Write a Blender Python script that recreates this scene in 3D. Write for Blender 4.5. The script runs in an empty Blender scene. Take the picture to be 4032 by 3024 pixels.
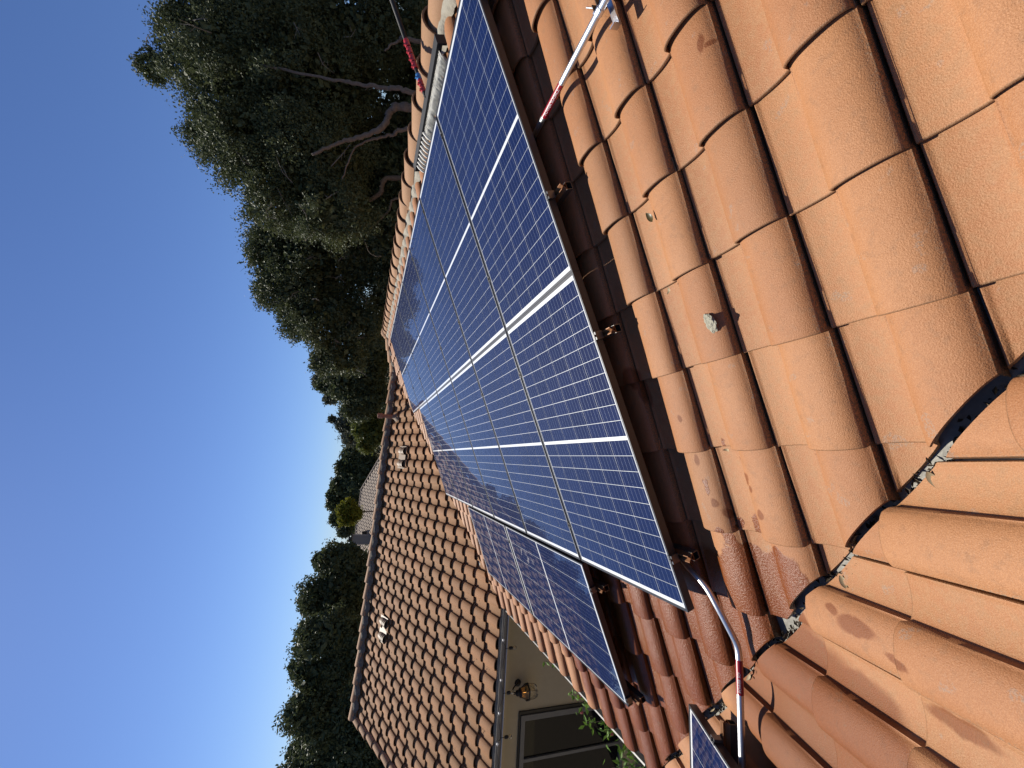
import bpy, bmesh, math, random
import numpy as np
from mathutils import Matrix, Vector

# ------------------------------------------------------------------ camera, sky, sun, exposure
scene = bpy.context.scene
C = scene.collection
AL = math.radians(22.6)                      # roof pitch
CA, SA = math.cos(AL), math.sin(AL)
cam_data = bpy.data.cameras.new('camera')
cam = bpy.data.objects.new('camera', cam_data)
C.objects.link(cam)
_r = Vector((0.05735403, -0.33509034, -0.94043872)).normalized()
_b = Vector((-0.19376537, -0.92781338, 0.31877470)).normalized()
_u = _b.cross(_r)
cam.matrix_world = Matrix(((_r.x, _u.x, _b.x, 0.6221257), (_r.y, _u.y, _b.y, -1.6249167), (_r.z, _u.z, _b.z, 1.4772531), (0, 0, 0, 1)))
cam_data.sensor_width = 36.0
cam_data.lens = 36.0 * 1593.425 / 4032
cam_data.clip_start = 0.02
cam_data.clip_end = 2000
scene.camera = cam

SUN_EL, SUN_AZ = math.radians(49.0), math.radians(-27.0)     # azimuth from +Y towards +X
sun_dir = Vector((math.sin(SUN_AZ) * math.cos(SUN_EL), math.cos(SUN_AZ) * math.cos(SUN_EL), math.sin(SUN_EL)))
world = bpy.data.worlds.new('World')
scene.world = world
world.use_nodes = True
wn, wl = world.node_tree.nodes, world.node_tree.links
wn.clear()
wo = wn.new('ShaderNodeOutputWorld')
bg = wn.new('ShaderNodeBackground')
sky = wn.new('ShaderNodeTexSky')
sky.sky_type = 'NISHITA'
sky.sun_disc = False
sky.sun_elevation = SUN_EL
sky.sun_rotation = SUN_AZ
sky.altitude = 100
sky.air_density = 1.0
sky.dust_density = 0.25
sky.ozone_density = 3.0
bg.inputs['Strength'].default_value = 0.052
tint = wn.new('ShaderNodeMix')                 # even colour balance of the whole sky
tint.data_type = 'RGBA'; tint.blend_type = 'MULTIPLY'; tint.inputs[0].default_value = 1.0
tint.inputs[7].default_value = (0.80, 0.955, 1.31, 1)
wl.new(sky.outputs[0], tint.inputs[6])
wl.new(tint.outputs[2], bg.inputs[0])
wl.new(bg.outputs[0], wo.inputs[0])
sl = bpy.data.lights.new('sun', 'SUN')
sl.energy = 5.0
sl.angle = math.radians(0.53)
sl.color = (1.0, 0.94, 0.84)
sun = bpy.data.objects.new('sun', sl)
C.objects.link(sun)
sun.rotation_euler = sun_dir.to_track_quat('Z', 'Y').to_euler()
sun.location = (0, 0, 30)
scene.view_settings.view_transform = 'Standard'
scene.view_settings.look = 'None'
scene.view_settings.exposure = 0.60
scene.view_settings.gamma = 1.0
scene.view_settings.use_curve_mapping = False

random.seed(7)
RNG = np.random.default_rng(7)

# ------------------------------------------------------------------ helpers
WM = {}                                       # world matrix of every object made here

def put(o, M=None, parent=None):
    M = M or Matrix.Identity(4)
    C.objects.link(o)
    if parent is not None:
        o.parent = parent
        o.matrix_parent_inverse = WM[parent.name].inverted()
    o.matrix_basis = M
    WM[o.name] = M
    return o

def thing(name, label, cat, loc=(0, 0, 0), group=None, M=None):
    o = bpy.data.objects.new(name, None)
    o.empty_display_size = 0.1
    put(o, M or Matrix.Translation(Vector(loc)))
    o['label'] = label
    o['category'] = cat
    if group:
        o['group'] = group
    return o

def tag(o, label=None, cat=None, group=None, kind=None):
    if label: o['label'] = label
    if cat: o['category'] = cat
    if group: o['group'] = group
    if kind: o['kind'] = kind
    return o

def mesh_from(name, V, F, mats, smooth=True, mi=None):
    me = bpy.data.meshes.new(name)
    me.from_pydata([tuple(v) for v in V], [], [tuple(f) for f in F])
    for m in (mats if isinstance(mats, (list, tuple)) else [mats]):
        me.materials.append(m)
    if mi is not None:
        me.polygons.foreach_set('material_index', np.array(mi, dtype=np.int32))
    me.polygons.foreach_set('use_smooth', np.full(len(me.polygons), smooth))
    me.update()
    return me

def mesh_quads(name, V, Q, mat, smooth=False):
    """fast path: V n x 3, Q m x 4 numpy"""
    me = bpy.data.meshes.new(name)
    n, m = len(V), len(Q)
    k = Q.shape[1]
    me.vertices.add(n)
    me.vertices.foreach_set('co', np.asarray(V, dtype=np.float32).ravel())
    me.loops.add(m * k)
    me.loops.foreach_set('vertex_index', np.asarray(Q, dtype=np.int32).ravel())
    me.polygons.add(m)
    me.polygons.foreach_set('loop_start', np.arange(0, m * k, k, dtype=np.int32))
    me.polygons.foreach_set('loop_total', np.full(m, k, dtype=np.int32))
    me.polygons.foreach_set('use_smooth', np.full(m, smooth))
    me.materials.append(mat)
    me.update(calc_edges=True)
    return me

def obj(name, me, M=None, parent=None):
    return put(bpy.data.objects.new(name, me), M, parent)

class MB:
    """collects simple shapes into one mesh"""
    def __init__(s): s.V, s.F = [], []
    def add(s, V, F):
        b = len(s.V)
        s.V += [tuple(v) for v in V]
        s.F += [tuple(i + b for i in f) for f in F]
    def box(s, lo, hi, M=None):
        x0, y0, z0 = lo; x1, y1, z1 = hi
        V = [Vector(p) for p in ((x0, y0, z0), (x1, y0, z0), (x1, y1, z0), (x0, y1, z0), (x0, y0, z1), (x1, y0, z1), (x1, y1, z1), (x0, y1, z1))]
        if M: V = [M @ v for v in V]
        s.add(V, [(0, 3, 2, 1), (4, 5, 6, 7), (0, 1, 5, 4), (1, 2, 6, 5), (2, 3, 7, 6), (3, 0, 4, 7)])
    def tube(s, pts, rad, n=10, caps=True):
        pts = [Vector(p) for p in pts]
        rads = rad if isinstance(rad, (list, tuple)) else [rad] * len(pts)
        rings = []
        up = None
        for i, p in enumerate(pts):
            d = (pts[min(i + 1, len(pts) - 1)] - pts[max(i - 1, 0)]).normalized()
            if up is None:
                up = Vector((0, 0, 1)) if abs(d.z) < 0.9 else Vector((1, 0, 0))
            a = d.cross(up).normalized()
            up = a.cross(d).normalized()
            rings.append([p + (a * math.cos(t) + up * math.sin(t)) * rads[i] for t in [2 * math.pi * j / n for j in range(n)]])
        V = [v for r in rings for v in r]
        F = []
        for i in range(len(pts) - 1):
            for j in range(n):
                k = (j + 1) % n
                F.append((i * n + j, i * n + k, (i + 1) * n + k, (i + 1) * n + j))
        if caps:
            F.append(tuple(reversed(range(n))))
            F.append(tuple((len(pts) - 1) * n + j for j in range(n)))
        s.add(V, F)
    def lathe(s, prof, M=None, n=20):
        V = []; F = []
        for (r, z) in prof:
            for j in range(n):
                t = 2 * math.pi * j / n
                v = Vector((r * math.cos(t), r * math.sin(t), z))
                V.append(M @ v if M else v)
        for i in range(len(prof) - 1):
            for j in range(n):
                k = (j + 1) % n
                F.append((i * n + j, i * n + k, (i + 1) * n + k, (i + 1) * n + j))
        s.add(V, F)
    def build(s, name, mat, parent=None, M=None, smooth=False):
        return obj(name, mesh_from(name, s.V, s.F, mat, smooth), M, parent)

def spline(P, n=8):
    P = [Vector(p) for p in P]
    out = []
    for i in range(len(P) - 1):
        p0, p1, p2, p3 = P[max(i - 1, 0)], P[i], P[i + 1], P[min(i + 2, len(P) - 1)]
        for j in range(n):
            t = j / n
            out.append(0.5 * ((2 * p1) + (p2 - p0) * t + (2 * p0 - 5 * p1 + 4 * p2 - p3) * t * t + (3 * p1 - p0 - 3 * p2 + p3) * t ** 3))
    out.append(P[-1])
    return out

# ------------------------------------------------------------------ materials
class NT:
    def __init__(s, name):
        s.m = bpy.data.materials.new(name)
        s.m.use_nodes = True
        s.t = s.m.node_tree
        s.n, s.l = s.t.nodes, s.t.links
        s.n.clear()
        s.out = s.n.new('ShaderNodeOutputMaterial')
        s.b = s.n.new('ShaderNodeBsdfPrincipled')
        s.l.new(s.b.outputs[0], s.out.inputs[0])
    def node(s, typ, **kw):
        n = s.n.new(typ)
        for k, v in kw.items(): setattr(n, k, v)
        return n
    def set(s, sock, v):
        if isinstance(v, bpy.types.NodeSocket): s.l.new(v, sock)
        else: sock.default_value = v
    def math(s, op, a, b=0.0, c=None, clamp=False):
        n = s.node('ShaderNodeMath', operation=op, use_clamp=clamp)
        s.set(n.inputs[0], a); s.set(n.inputs[1], b)
        if c is not None: s.set(n.inputs[2], c)
        return n.outputs[0]
    def noise(s, vec, scale, detail=3, rough=0.55):
        n = s.node('ShaderNodeTexNoise')
        if vec is not None: s.l.new(vec, n.inputs['Vector'])
        n.inputs['Scale'].default_value = scale
        n.inputs['Detail'].default_value = detail
        n.inputs['Roughness'].default_value = rough
        return n.outputs['Fac']
    def ramp(s, fac, stops):
        n = s.node('ShaderNodeValToRGB')
        s.l.new(fac, n.inputs[0])
        e = n.color_ramp.elements
        while len(e) < len(stops): e.new(0.5)
        for i, (p, c) in enumerate(stops):
            e[i].position = p
            e[i].color = c if len(c) == 4 else (*c, 1)
        return n.outputs[0]
    def step(s, fac, a, b):
        n = s.node('ShaderNodeMapRange', interpolation_type='SMOOTHSTEP')
        s.set(n.inputs[0], fac)
        n.inputs[1].default_value = a; n.inputs[2].default_value = b
        return n.outputs[0]
    def mix(s, fac, a, b, blend='MIX'):
        n = s.node('ShaderNodeMix', data_type='RGBA', blend_type=blend)
        s.set(n.inputs[0], fac)
        for k, v in ((6, a), (7, b)):
            if isinstance(v, bpy.types.NodeSocket): s.l.new(v, n.inputs[k])
            else: n.inputs[k].default_value = v if len(v) == 4 else (*v, 1)
        return n.outputs[2]
    def bump(s, h, strength=0.5, dist=0.01, normal=None):
        n = s.node('ShaderNodeBump')
        s.l.new(h, n.inputs['Height'])
        n.inputs['Strength'].default_value = strength
        n.inputs['Distance'].default_value = dist
        if normal is not None: s.l.new(normal, n.inputs['Normal'])
        return n.outputs[0]
    def put(s, **kw):
        for k, v in kw.items():
            sock = s.b.inputs[{'color': 'Base Color', 'rough': 'Roughness', 'metal': 'Metallic', 'normal': 'Normal', 'coat': 'Coat Weight', 'coat_rough': 'Coat Roughness', 'spec': 'Specular IOR Level', 'trans': 'Transmission Weight', 'emit': 'Emission Color', 'emit_s': 'Emission Strength', 'alpha': 'Alpha', 'ior': 'IOR'}[k]]
            if isinstance(v, bpy.types.NodeSocket): s.l.new(v, sock)
            elif isinstance(v, tuple) and len(v) == 3: sock.default_value = (*v, 1)
            else: sock.default_value = v
        return s.m

def plain(name, col, rough=0.6, metal=0.0, var=0.12, scale=30, bump=0.0, **kw):
    t = NT(name)
    if metal < 0.1: col = tuple(0.74 * x for x in col)
    g = t.node('ShaderNodeNewGeometry').outputs['Position']
    f = t.noise(g, scale, 4)
    c = t.mix(f, tuple(x * (1 - var) for x in col), tuple(min(1, x * (1 + var)) for x in col))
    if bump: kw['normal'] = t.bump(f, bump, 0.01)
    return t.put(color=c, rough=rough, metal=metal, **kw)

def roof_pt(s, t, h): return (CA * s - SA * h, t, SA * s + CA * h)

# wet patches and drips on the tiles (world space): (centre, radii)
WET = [(roof_pt(-0.62, 0.80, -0.17), (0.90, 1.16, 0.9)), (roof_pt(-1.05, 1.35, -0.17), (0.78, 1.15, 0.9)), (roof_pt(-0.1, -0.05, -0.17), (0.33, 0.55, 0.5)),
       (roof_pt(0.19, -0.27, -0.15), (0.13, 0.115, 0.2)), (roof_pt(0.16, -0.44, -0.15), (0.17, 0.12, 0.2)), (roof_pt(0.27, -0.44, -0.15), (0.07, 0.06, 0.1)),
       (roof_pt(0.565, -0.225, -0.14), (0.045, 0.018, 0.06)), (roof_pt(0.40, -0.38, -0.15), (0.05, 0.028, 0.06)), (roof_pt(0.42, -0.295, -0.14), (0.04, 0.022, 0.06)), (roof_pt(0.36, -0.235, -0.14), (0.03, 0.02, 0.05)), (roof_pt(0.75, -0.36, -0.15), (0.018, 0.014, 0.04)),
       (roof_pt(0.335, -0.245, -0.14), (0.05, 0.018, 0.06))]
DAMP = [((-0.24, -0.31, -0.15), (0.42, 0.42, 0.5)), ((-0.02, -0.66, 0.0), (0.085, 0.17, 0.2)), ((0.02, -0.45, -0.1), (0.07, 0.16, 0.2)), ((0.20, -0.725, 0.03), (0.030, 0.075, 0.1)), ((0.222, -0.64, 0.0), (0.018, 0.028, 0.06)), ((0.162, -0.85, 0.08), (0.016, 0.05, 0.08)),
        ((0.075, -0.95, 0.12), (0.026, 0.10, 0.1)), ((-0.12, -0.80, 0.05), (0.10, 0.13, 0.2)), ((0.13, -0.45, -0.08), (0.05, 0.05, 0.1)), ((-0.35, -0.55, 0), (0.25, 0.3, 0.4)), ((-0.10, -0.52, -0.05), (0.19, 0.27, 0.4)), ((-0.25, -0.85, 0.05), (0.16, 0.25, 0.3)),
        (roof_pt(0.876, -0.212, -0.13), (0.020, 0.015, 0.04)), (roof_pt(0.682, -0.213, -0.13), (0.030, 0.015, 0.04)), (roof_pt(0.498, -0.245, -0.13), (0.022, 0.018, 0.04)), (roof_pt(0.606, -0.42, -0.15), (0.026, 0.026, 0.05)), (roof_pt(0.565, -0.435, -0.15), (0.016, 0.014, 0.04)),
        (roof_pt(0.693, -0.405, -0.15), (0.018, 0.016, 0.04)), (roof_pt(0.476, -0.45, -0.13), (0.022, 0.018, 0.05)), (roof_pt(0.44, -0.40, -0.15), (0.03, 0.03, 0.05)), (roof_pt(0.45, -0.28, -0.14), (0.025, 0.018, 0.05)),
        (roof_pt(1.10, 0.02, -0.13), (0.06, 0.05, 0.1)), (roof_pt(1.02, 0.0, -0.15), (0.10, 0.025, 0.1)), (roof_pt(2.04, -0.83, -0.13), (0.035, 0.012, 0.05)), (roof_pt(2.02, -0.855, -0.13), (0.010, 0.02, 0.05)), (roof_pt(3.62, 0.5, -0.1), (0.06, 0.03, 0.1))]

def blobs(t, vec, lst, lo=0.97, hi=1.03):
    cur = None
    for c, r in lst:
        a = t.node('ShaderNodeVectorMath', operation='SUBTRACT'); t.l.new(vec, a.inputs[0]); a.inputs[1].default_value = c
        b = t.node('ShaderNodeVectorMath', operation='DIVIDE'); t.l.new(a.outputs[0], b.inputs[0]); b.inputs[1].default_value = r
        d = t.node('ShaderNodeVectorMath', operation='LENGTH'); t.l.new(b.outputs[0], d.inputs[0])
        cur = d.outputs['Value'] if cur is None else t.math('MINIMUM', cur, d.outputs['Value'])
    return t.step(cur, hi, lo)

def tile_material(name, ca, cb, cdark, wet=True, grime=0.5):
    t = NT(name)
    pos = t.node('ShaderNodeNewGeometry').outputs['Position']
    tc = t.node('ShaderNodeTexCoord').outputs['Object']
    rnd = t.node('ShaderNodeObjectInfo').outputs['Random']
    n1 = t.noise(pos, 4.5, 4)
    n2 = t.noise(pos, 38, 5, 0.65)
    n3 = t.noise(pos, 420, 3, 0.65)
    n4 = t.noise(pos, 170, 3, 0.6)
    f = t.math('ADD', t.math('MULTIPLY', rnd, 0.55), t.math('MULTIPLY', n1, 0.70))
    col = t.mix(t.step(f, 0.25, 0.95), ca, cb)
    col = t.mix(t.math('MULTIPLY', t.step(t.math('FRACT', t.math('MULTIPLY', rnd, 7.31)), 0.62, 1.0), 0.38), col, cdark)
    # pale worn grey on part of the pans, darker stains
    col = t.mix(t.math('MULTIPLY', t.step(n2, 0.48, 0.74), 0.55), col, cdark)
    # the pan that collects dust runs beside the barrel: object space Y
    sep = t.node('ShaderNodeSeparateXYZ'); t.l.new(tc, sep.inputs[0])
    u = t.math('MULTIPLY', sep.outputs[1], -1.0)
    pan = t.math('MULTIPLY', t.step(u, 0.122, 0.112), t.step(n2, 0.35, 0.65))
    col = t.mix(t.math('MULTIPLY', pan, 0.55), col, tuple(0.5 * a + 0.5 * b for a, b in zip((0.36, 0.215, 0.100), ca)))
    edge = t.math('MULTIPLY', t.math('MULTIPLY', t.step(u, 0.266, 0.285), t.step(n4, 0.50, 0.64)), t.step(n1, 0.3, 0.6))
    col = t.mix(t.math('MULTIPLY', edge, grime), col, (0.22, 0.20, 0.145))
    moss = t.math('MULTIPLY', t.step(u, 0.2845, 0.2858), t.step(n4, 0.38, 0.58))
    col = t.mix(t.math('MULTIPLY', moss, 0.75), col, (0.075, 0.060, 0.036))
    lich = t.math('MULTIPLY', t.step(t.noise(pos, 13, 2), 0.66, 0.70), t.step(n4, 0.44, 0.56))
    col = t.mix(t.math('MULTIPLY', lich, 0.30), col, (0.21, 0.22, 0.20))
    butt = t.math('MULTIPLY', t.step(sep.outputs[0], 0.006, 0.001), t.math('ADD', 0.25, t.math('MULTIPLY', n2, 0.6)))
    col = t.mix(butt, col, (0.07, 0.045, 0.025))
    # sand grain
    col = t.mix(t.step(n3, 0.35, 0.75), t.mix(0.24, col, (0.05, 0.025, 0.01)), t.mix(0.14, col, (0.60, 0.43, 0.26)))
    rough = 0.60 if wet else 0.75
    h = t.math('ADD', t.math('MULTIPLY', t.noise(pos, 290, 3, 0.5), 0.65), t.math('MULTIPLY', n3, 0.35))
    if wet:
        nz = t.node('ShaderNodeTexNoise'); t.l.new(pos, nz.inputs['Vector']); nz.inputs['Scale'].default_value = 16; nz.inputs['Detail'].default_value = 3
        off = t.node('ShaderNodeVectorMath', operation='SUBTRACT'); t.l.new(nz.outputs['Color'], off.inputs[0]); off.inputs[1].default_value = (0.5, 0.5, 0.5)
        sc = t.node('ShaderNodeVectorMath', operation='SCALE'); t.l.new(off.outputs[0], sc.inputs[0]); sc.inputs[3].default_value = 0.085
        wp = t.node('ShaderNodeVectorMath', operation='ADD'); t.l.new(pos, wp.inputs[0]); t.l.new(sc.outputs[0], wp.inputs[1])
        w = blobs(t, wp.outputs[0], WET, 0.93, 1.05)
        sx = t.node('ShaderNodeSeparateXYZ'); t.l.new(pos, sx.inputs[0])
        w = t.math('MULTIPLY', w, t.step(t.math('ADD', sx.outputs[0], sx.outputs[1]), -0.30, -0.285))
        sc2 = t.node('ShaderNodeVectorMath', operation='SCALE'); t.l.new(off.outputs[0], sc2.inputs[0]); sc2.inputs[3].default_value = 0.035
        wp2 = t.node('ShaderNodeVectorMath', operation='ADD'); t.l.new(pos, wp2.inputs[0]); t.l.new(sc2.outputs[0], wp2.inputs[1])
        d = blobs(t, wp2.outputs[0], DAMP, 0.72, 1.08)
        d2 = t.math('MAXIMUM', w, t.math('MULTIPLY', d, 0.85))
        wetcol = t.mix(1.0, col, (0.54, 0.33, 0.15), 'MULTIPLY')
        dampcol = t.mix(1.0, col, (0.50, 0.32, 0.17), 'MULTIPLY')
        col = t.mix(d2, col, t.mix(w, dampcol, wetcol))
        rm = t.node('ShaderNodeMapRange'); t.l.new(w, rm.inputs[0]); rm.inputs[3].default_value = rough; rm.inputs[4].default_value = 0.36
        rough = rm.outputs[0]
        t.put(coat=t.math('MULTIPLY', w, 0.10), coat_rough=0.2)
    nrm = t.bump(h, 0.52, 0.0045)
    if wet:
        hw = t.math('MULTIPLY', t.noise(pos, 125, 2, 0.5), t.math('ADD', t.math('MULTIPLY', w, 1.0), 0.0))
        nrm = t.bump(hw, 0.45, 0.006, nrm)
    return t.put(color=col, rough=rough, spec=0.32 if wet else 0.14, normal=nrm)

M_TILE = tile_material('terracotta_tile', (0.306, 0.119, 0.0435), (0.362, 0.156, 0.061), (0.228, 0.105, 0.046))
M_TILE_FAR = tile_material('weathered_tile', (0.262, 0.128, 0.058), (0.338, 0.160, 0.073), (0.205, 0.108, 0.050), wet=False, grime=0.5)
M_CAP = tile_material('ridge_tile_clay', (0.34, 0.185, 0.105), (0.38, 0.22, 0.13), (0.23, 0.14, 0.085), wet=False, grime=0.0)
M_MORTAR = plain('mortar', (0.36, 0.33, 0.26), 0.9, var=0.3, scale=45, bump=0.6)
M_MORTAR_DARK = plain('mortar_grey', (0.17, 0.15, 0.12), 0.95, var=0.4, scale=35, bump=0.6)
M_FELT = plain('roof_felt', (0.022, 0.018, 0.016), 0.9)
M_STUCCO = plain('stucco', (0.52, 0.44, 0.30), 0.9, var=0.07, scale=14, bump=0.25)
M_TRIM = plain('painted_trim', (0.55, 0.46, 0.31), 0.75, var=0.05)
M_GUTTER = plain('gutter_paint', (0.26, 0.25, 0.23), 0.5, var=0.15)
M_FRAME = plain('anodised_frame', (0.040, 0.041, 0.044), 0.38, 0.5, var=0.08, scale=60)
M_ALU = plain('aluminium', (0.72, 0.73, 0.74), 0.32, 1.0, var=0.08, scale=60)
M_RAIL = plain('mill_aluminium', (0.13, 0.13, 0.13), 0.35, 0.8, var=0.08, scale=60)
M_EMT = plain('galvanised_steel', (0.66, 0.67, 0.67), 0.40, 1.0, var=0.10, scale=90, bump=0.05)
M_FLASH = plain('flashing_metal', (0.19, 0.18, 0.155), 0.6, 0.2, var=0.35, scale=40, bump=0.3)
M_BLACK = plain('black_plastic', (0.012, 0.012, 0.013), 0.65)
M_DARKM = plain('dark_metal', (0.03, 0.029, 0.028), 0.5, 0.6)
M_WEB_REFLECT = plain('tile_reflection_orange', (0.20, 0.085, 0.03), 0.5, 0.3)  # rail webs: orange reflection of the roof tiles painted as base colour
M_RED = plain('red_tape', (0.55, 0.030, 0.040), 0.35)
M_LABEL = plain('red_label', (0.34, 0.014, 0.028), 0.35)
M_BLUE = plain('blue_tape', (0.05, 0.25, 0.60), 0.35)
M_WHITE = plain('white_paint', (0.80, 0.80, 0.80), 0.5)
M_BRISTLE = plain('bristle', (0.72, 0.70, 0.62), 0.6, var=0.15, scale=120)
M_VENT = plain('cream_vent_paint', (0.27, 0.18, 0.105), 0.6, var=0.08)
M_PIPE = plain('painted_pipe', (0.36, 0.16, 0.085), 0.55, var=0.15)
M_GREYFRAME = plain('grey_window_frame', (0.16, 0.16, 0.155), 0.5)
M_DARKGLASS = NT('window_glass').put(color=(0.006, 0.0065, 0.0065), rough=0.04, spec=0.25)
M_BLIND = plain('blind_fabric', (0.10, 0.10, 0.09), 0.8)
M_BARK = plain('bark', (0.19, 0.145, 0.105), 0.9, var=0.6, scale=14, bump=0.9)
M_TWIG = plain('twig', (0.24, 0.21, 0.175), 0.9, var=0.2)
M_GROUND = plain('courtyard_paving', (0.26, 0.22, 0.17), 0.9, var=0.2, scale=5)
M_HILL = plain('dry_hillside', (0.20, 0.14, 0.075), 0.95, var=0.35, scale=0.8)
M_LEAFDRY = plain('dry_leaf', (0.36, 0.27, 0.15), 0.7, var=0.5, scale=25)
M_LEAFOLIVE = plain('olive_leaf', (0.085, 0.060, 0.012), 0.45)
M_DEBRIS = plain('leaf_litter', (0.085, 0.060, 0.036), 0.85, var=0.6, scale=60, bump=0.6)
M_CEMENT = plain('cement_lump', (0.36, 0.34, 0.26), 0.95, var=0.5, scale=110, bump=1.0)
M_FARTILE = plain('grey_brown_tile', (0.33, 0.26, 0.20), 0.85, var=0.25, scale=6)
M_FARWALL = plain('grey_chimney', (0.26, 0.25, 0.23), 0.85)
M_BACK = NT('white_backsheet').put(color=(0.54, 0.56, 0.57), rough=0.5, coat=1.0, coat_rough=0.02)

def cell_mat():
    t = NT('blue_silicon')
    rnd = t.node('ShaderNodeObjectInfo').outputs['Random']
    pos = t.node('ShaderNodeNewGeometry').outputs['Position']
    v = t.node('ShaderNodeTexVoronoi'); t.l.new(pos, v.inputs['Vector']); v.inputs['Scale'].default_value = 90
    sp = t.node('ShaderNodeSeparateColor'); t.l.new(v.outputs['Color'], sp.inputs[0])
    f = t.math('ADD', t.math('MULTIPLY', rnd, 0.5), t.math('MULTIPLY', sp.outputs[0], 0.5))
    c = t.mix(f, (0.0024, 0.0072, 0.038), (0.0044, 0.0125, 0.060))
    return t.put(color=c, rough=0.5, spec=0.03, coat=0.75, coat_rough=0.012)
M_CELL = cell_mat()
for _m in (M_CELL, M_BACK): _m.node_tree.nodes['Principled BSDF'].inputs['Coat IOR'].default_value = 1.34
M_BUSBAR = NT('busbar').put(color=(0.085, 0.11, 0.18), rough=0.4, metal=0.0, coat=1.0, coat_rough=0.012)

def leaf_mat(name, ca, cb, trans=0.20):
    t = NT(name)
    ca, cb = tuple(1.22 * x for x in ca), tuple(1.22 * x for x in cb)
    pos = t.node('ShaderNodeNewGeometry').outputs['Position']
    f = t.noise(pos, 2.2, 2)
    g = t.noise(pos, 14, 2)
    c = t.mix(t.math('ADD', t.math('MULTIPLY', f, 0.5), t.math('MULTIPLY', g, 0.5)), ca, cb)
    t.put(color=c, rough=0.58, spec=0.25)
    tr = t.node('ShaderNodeBsdfTranslucent')
    t.l.new(c, tr.inputs[0])
    mx = t.node('ShaderNodeMixShader'); mx.inputs[0].default_value = trans
    t.l.new(t.b.outputs[0], mx.inputs[1]); t.l.new(tr.outputs[0], mx.inputs[2])
    t.l.new(mx.outputs[0], t.out.inputs[0])
    return t.m
M_OAK = leaf_mat('oak_leaf', (0.040, 0.052, 0.022), (0.085, 0.100, 0.045))
M_OLIVE = leaf_mat('olive_tree_leaf', (0.065, 0.085, 0.020), (0.110, 0.120, 0.030), 0.25)
M_GREY = leaf_mat('grey_green_leaf', (0.060, 0.070, 0.045), (0.110, 0.115, 0.075))
M_YELLOW = leaf_mat('yellow_green_leaf', (0.105, 0.115, 0.010), (0.185, 0.175, 0.020), 0.3)
M_VINE = leaf_mat('vine_leaf', (0.060, 0.120, 0.015), (0.110, 0.200, 0.030), 0.3)
M_FLOWER = plain('pink_flower', (0.55, 0.12, 0.12), 0.6)

def frame_mat(xa, ya, za, o):
    return Matrix(((xa[0], ya[0], za[0], o[0]), (xa[1], ya[1], za[1], o[1]), (xa[2], ya[2], za[2], o[2]), (0, 0, 0, 1)))

# roof planes: X = up the slope, Y = left when looking up the slope, Z = outwards
H0 = -0.17                                             # tile reference level under the panel plane
MAIN = frame_mat((CA, 0, SA), (0, 1, 0), (-SA, 0, CA), roof_pt(0, 0, H0))
NEAR = frame_mat((0, -CA, SA), (1, 0, 0), (0, SA, CA), (0, -0.36, -0.157))
FAR = frame_mat((0, CA, SA), (-1, 0, 0), (0, -SA, CA), (0, 4.975, -0.813))
PANEL = frame_mat((CA, 0, SA), (0, 1, 0), (-SA, 0, CA), (0, 0, 0))
GROUND_Z = -3.6

# ------------------------------------------------------------------ ground
g = 400
o = obj('ground', mesh_from('ground', [(-g, -g, GROUND_Z), (g, -g, GROUND_Z), (g, g, GROUND_Z), (-g, g, GROUND_Z)], [(0, 1, 2, 3)], M_GROUND))
tag(o, kind='structure')
def hillside():
    V = []; F = []
    nx, ny = 40, 24
    for j in range(ny):
        y = 15 + j * 8.0
        for i in range(nx):
            x = -110 + i * 6.5
            z = GROUND_Z - 0.15 + 2.9 * (1 - math.exp(-max(0, y - 16) / 18.0)) + max(0, y - 50) * 0.028 + 0.25 * math.sin(x * 0.13 + y * 0.07) * min(1, (y - 15) / 20)
            V.append((x, y, z))
    for j in range(ny - 1):
        for i in range(nx - 1):
            a = j * nx + i
            F.append((a, a + 1, a + nx + 1, a + nx))
    return mesh_from('hillside', V, F, M_HILL)
tag(obj('hillside', hillside()), kind='structure')

# ------------------------------------------------------------------ house
house = thing('house', 'single storey stucco house with terracotta tiled roofs carrying the solar panels', 'house', (0, 0, GROUND_Z))

TW, TE = 0.2936, 0.352                                  # tile cover width, exposure
Z0 = -0.008
def tile_profile(n_arch=13):
    P = [(0.0, -0.004, 0), (0.0015, 0.007, 0), (0.004, 0.0102, 0), (0.0085, 0.0098, 0), (0.0115, 0.0058, 0), (0.020, 0.0045, 0), (0.035, 0.002, 0), (0.055, 0.0, 0), (0.075, 0.0, 0), (0.095, 0.002, 0), (0.112, 0.0055, 0), (0.1225, 0.009, 0), (0.1245, 0.012, 0.1), (0.1272, 0.036, 0.5)]
    for i in range(n_arch):
        q = -math.cos(math.pi * (0.09 + 0.82 * i / (n_arch - 1)))
        P.append((0.2065 + 0.0790 * q, 0.034 + 0.028 * (1 - abs(q) ** 2.4) ** 0.66, 1))
    P += [(0.2860, 0.035, 0.6), (0.2868, 0.010, 0.1), (0.2870, -0.010, 0)]
    return P

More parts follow.
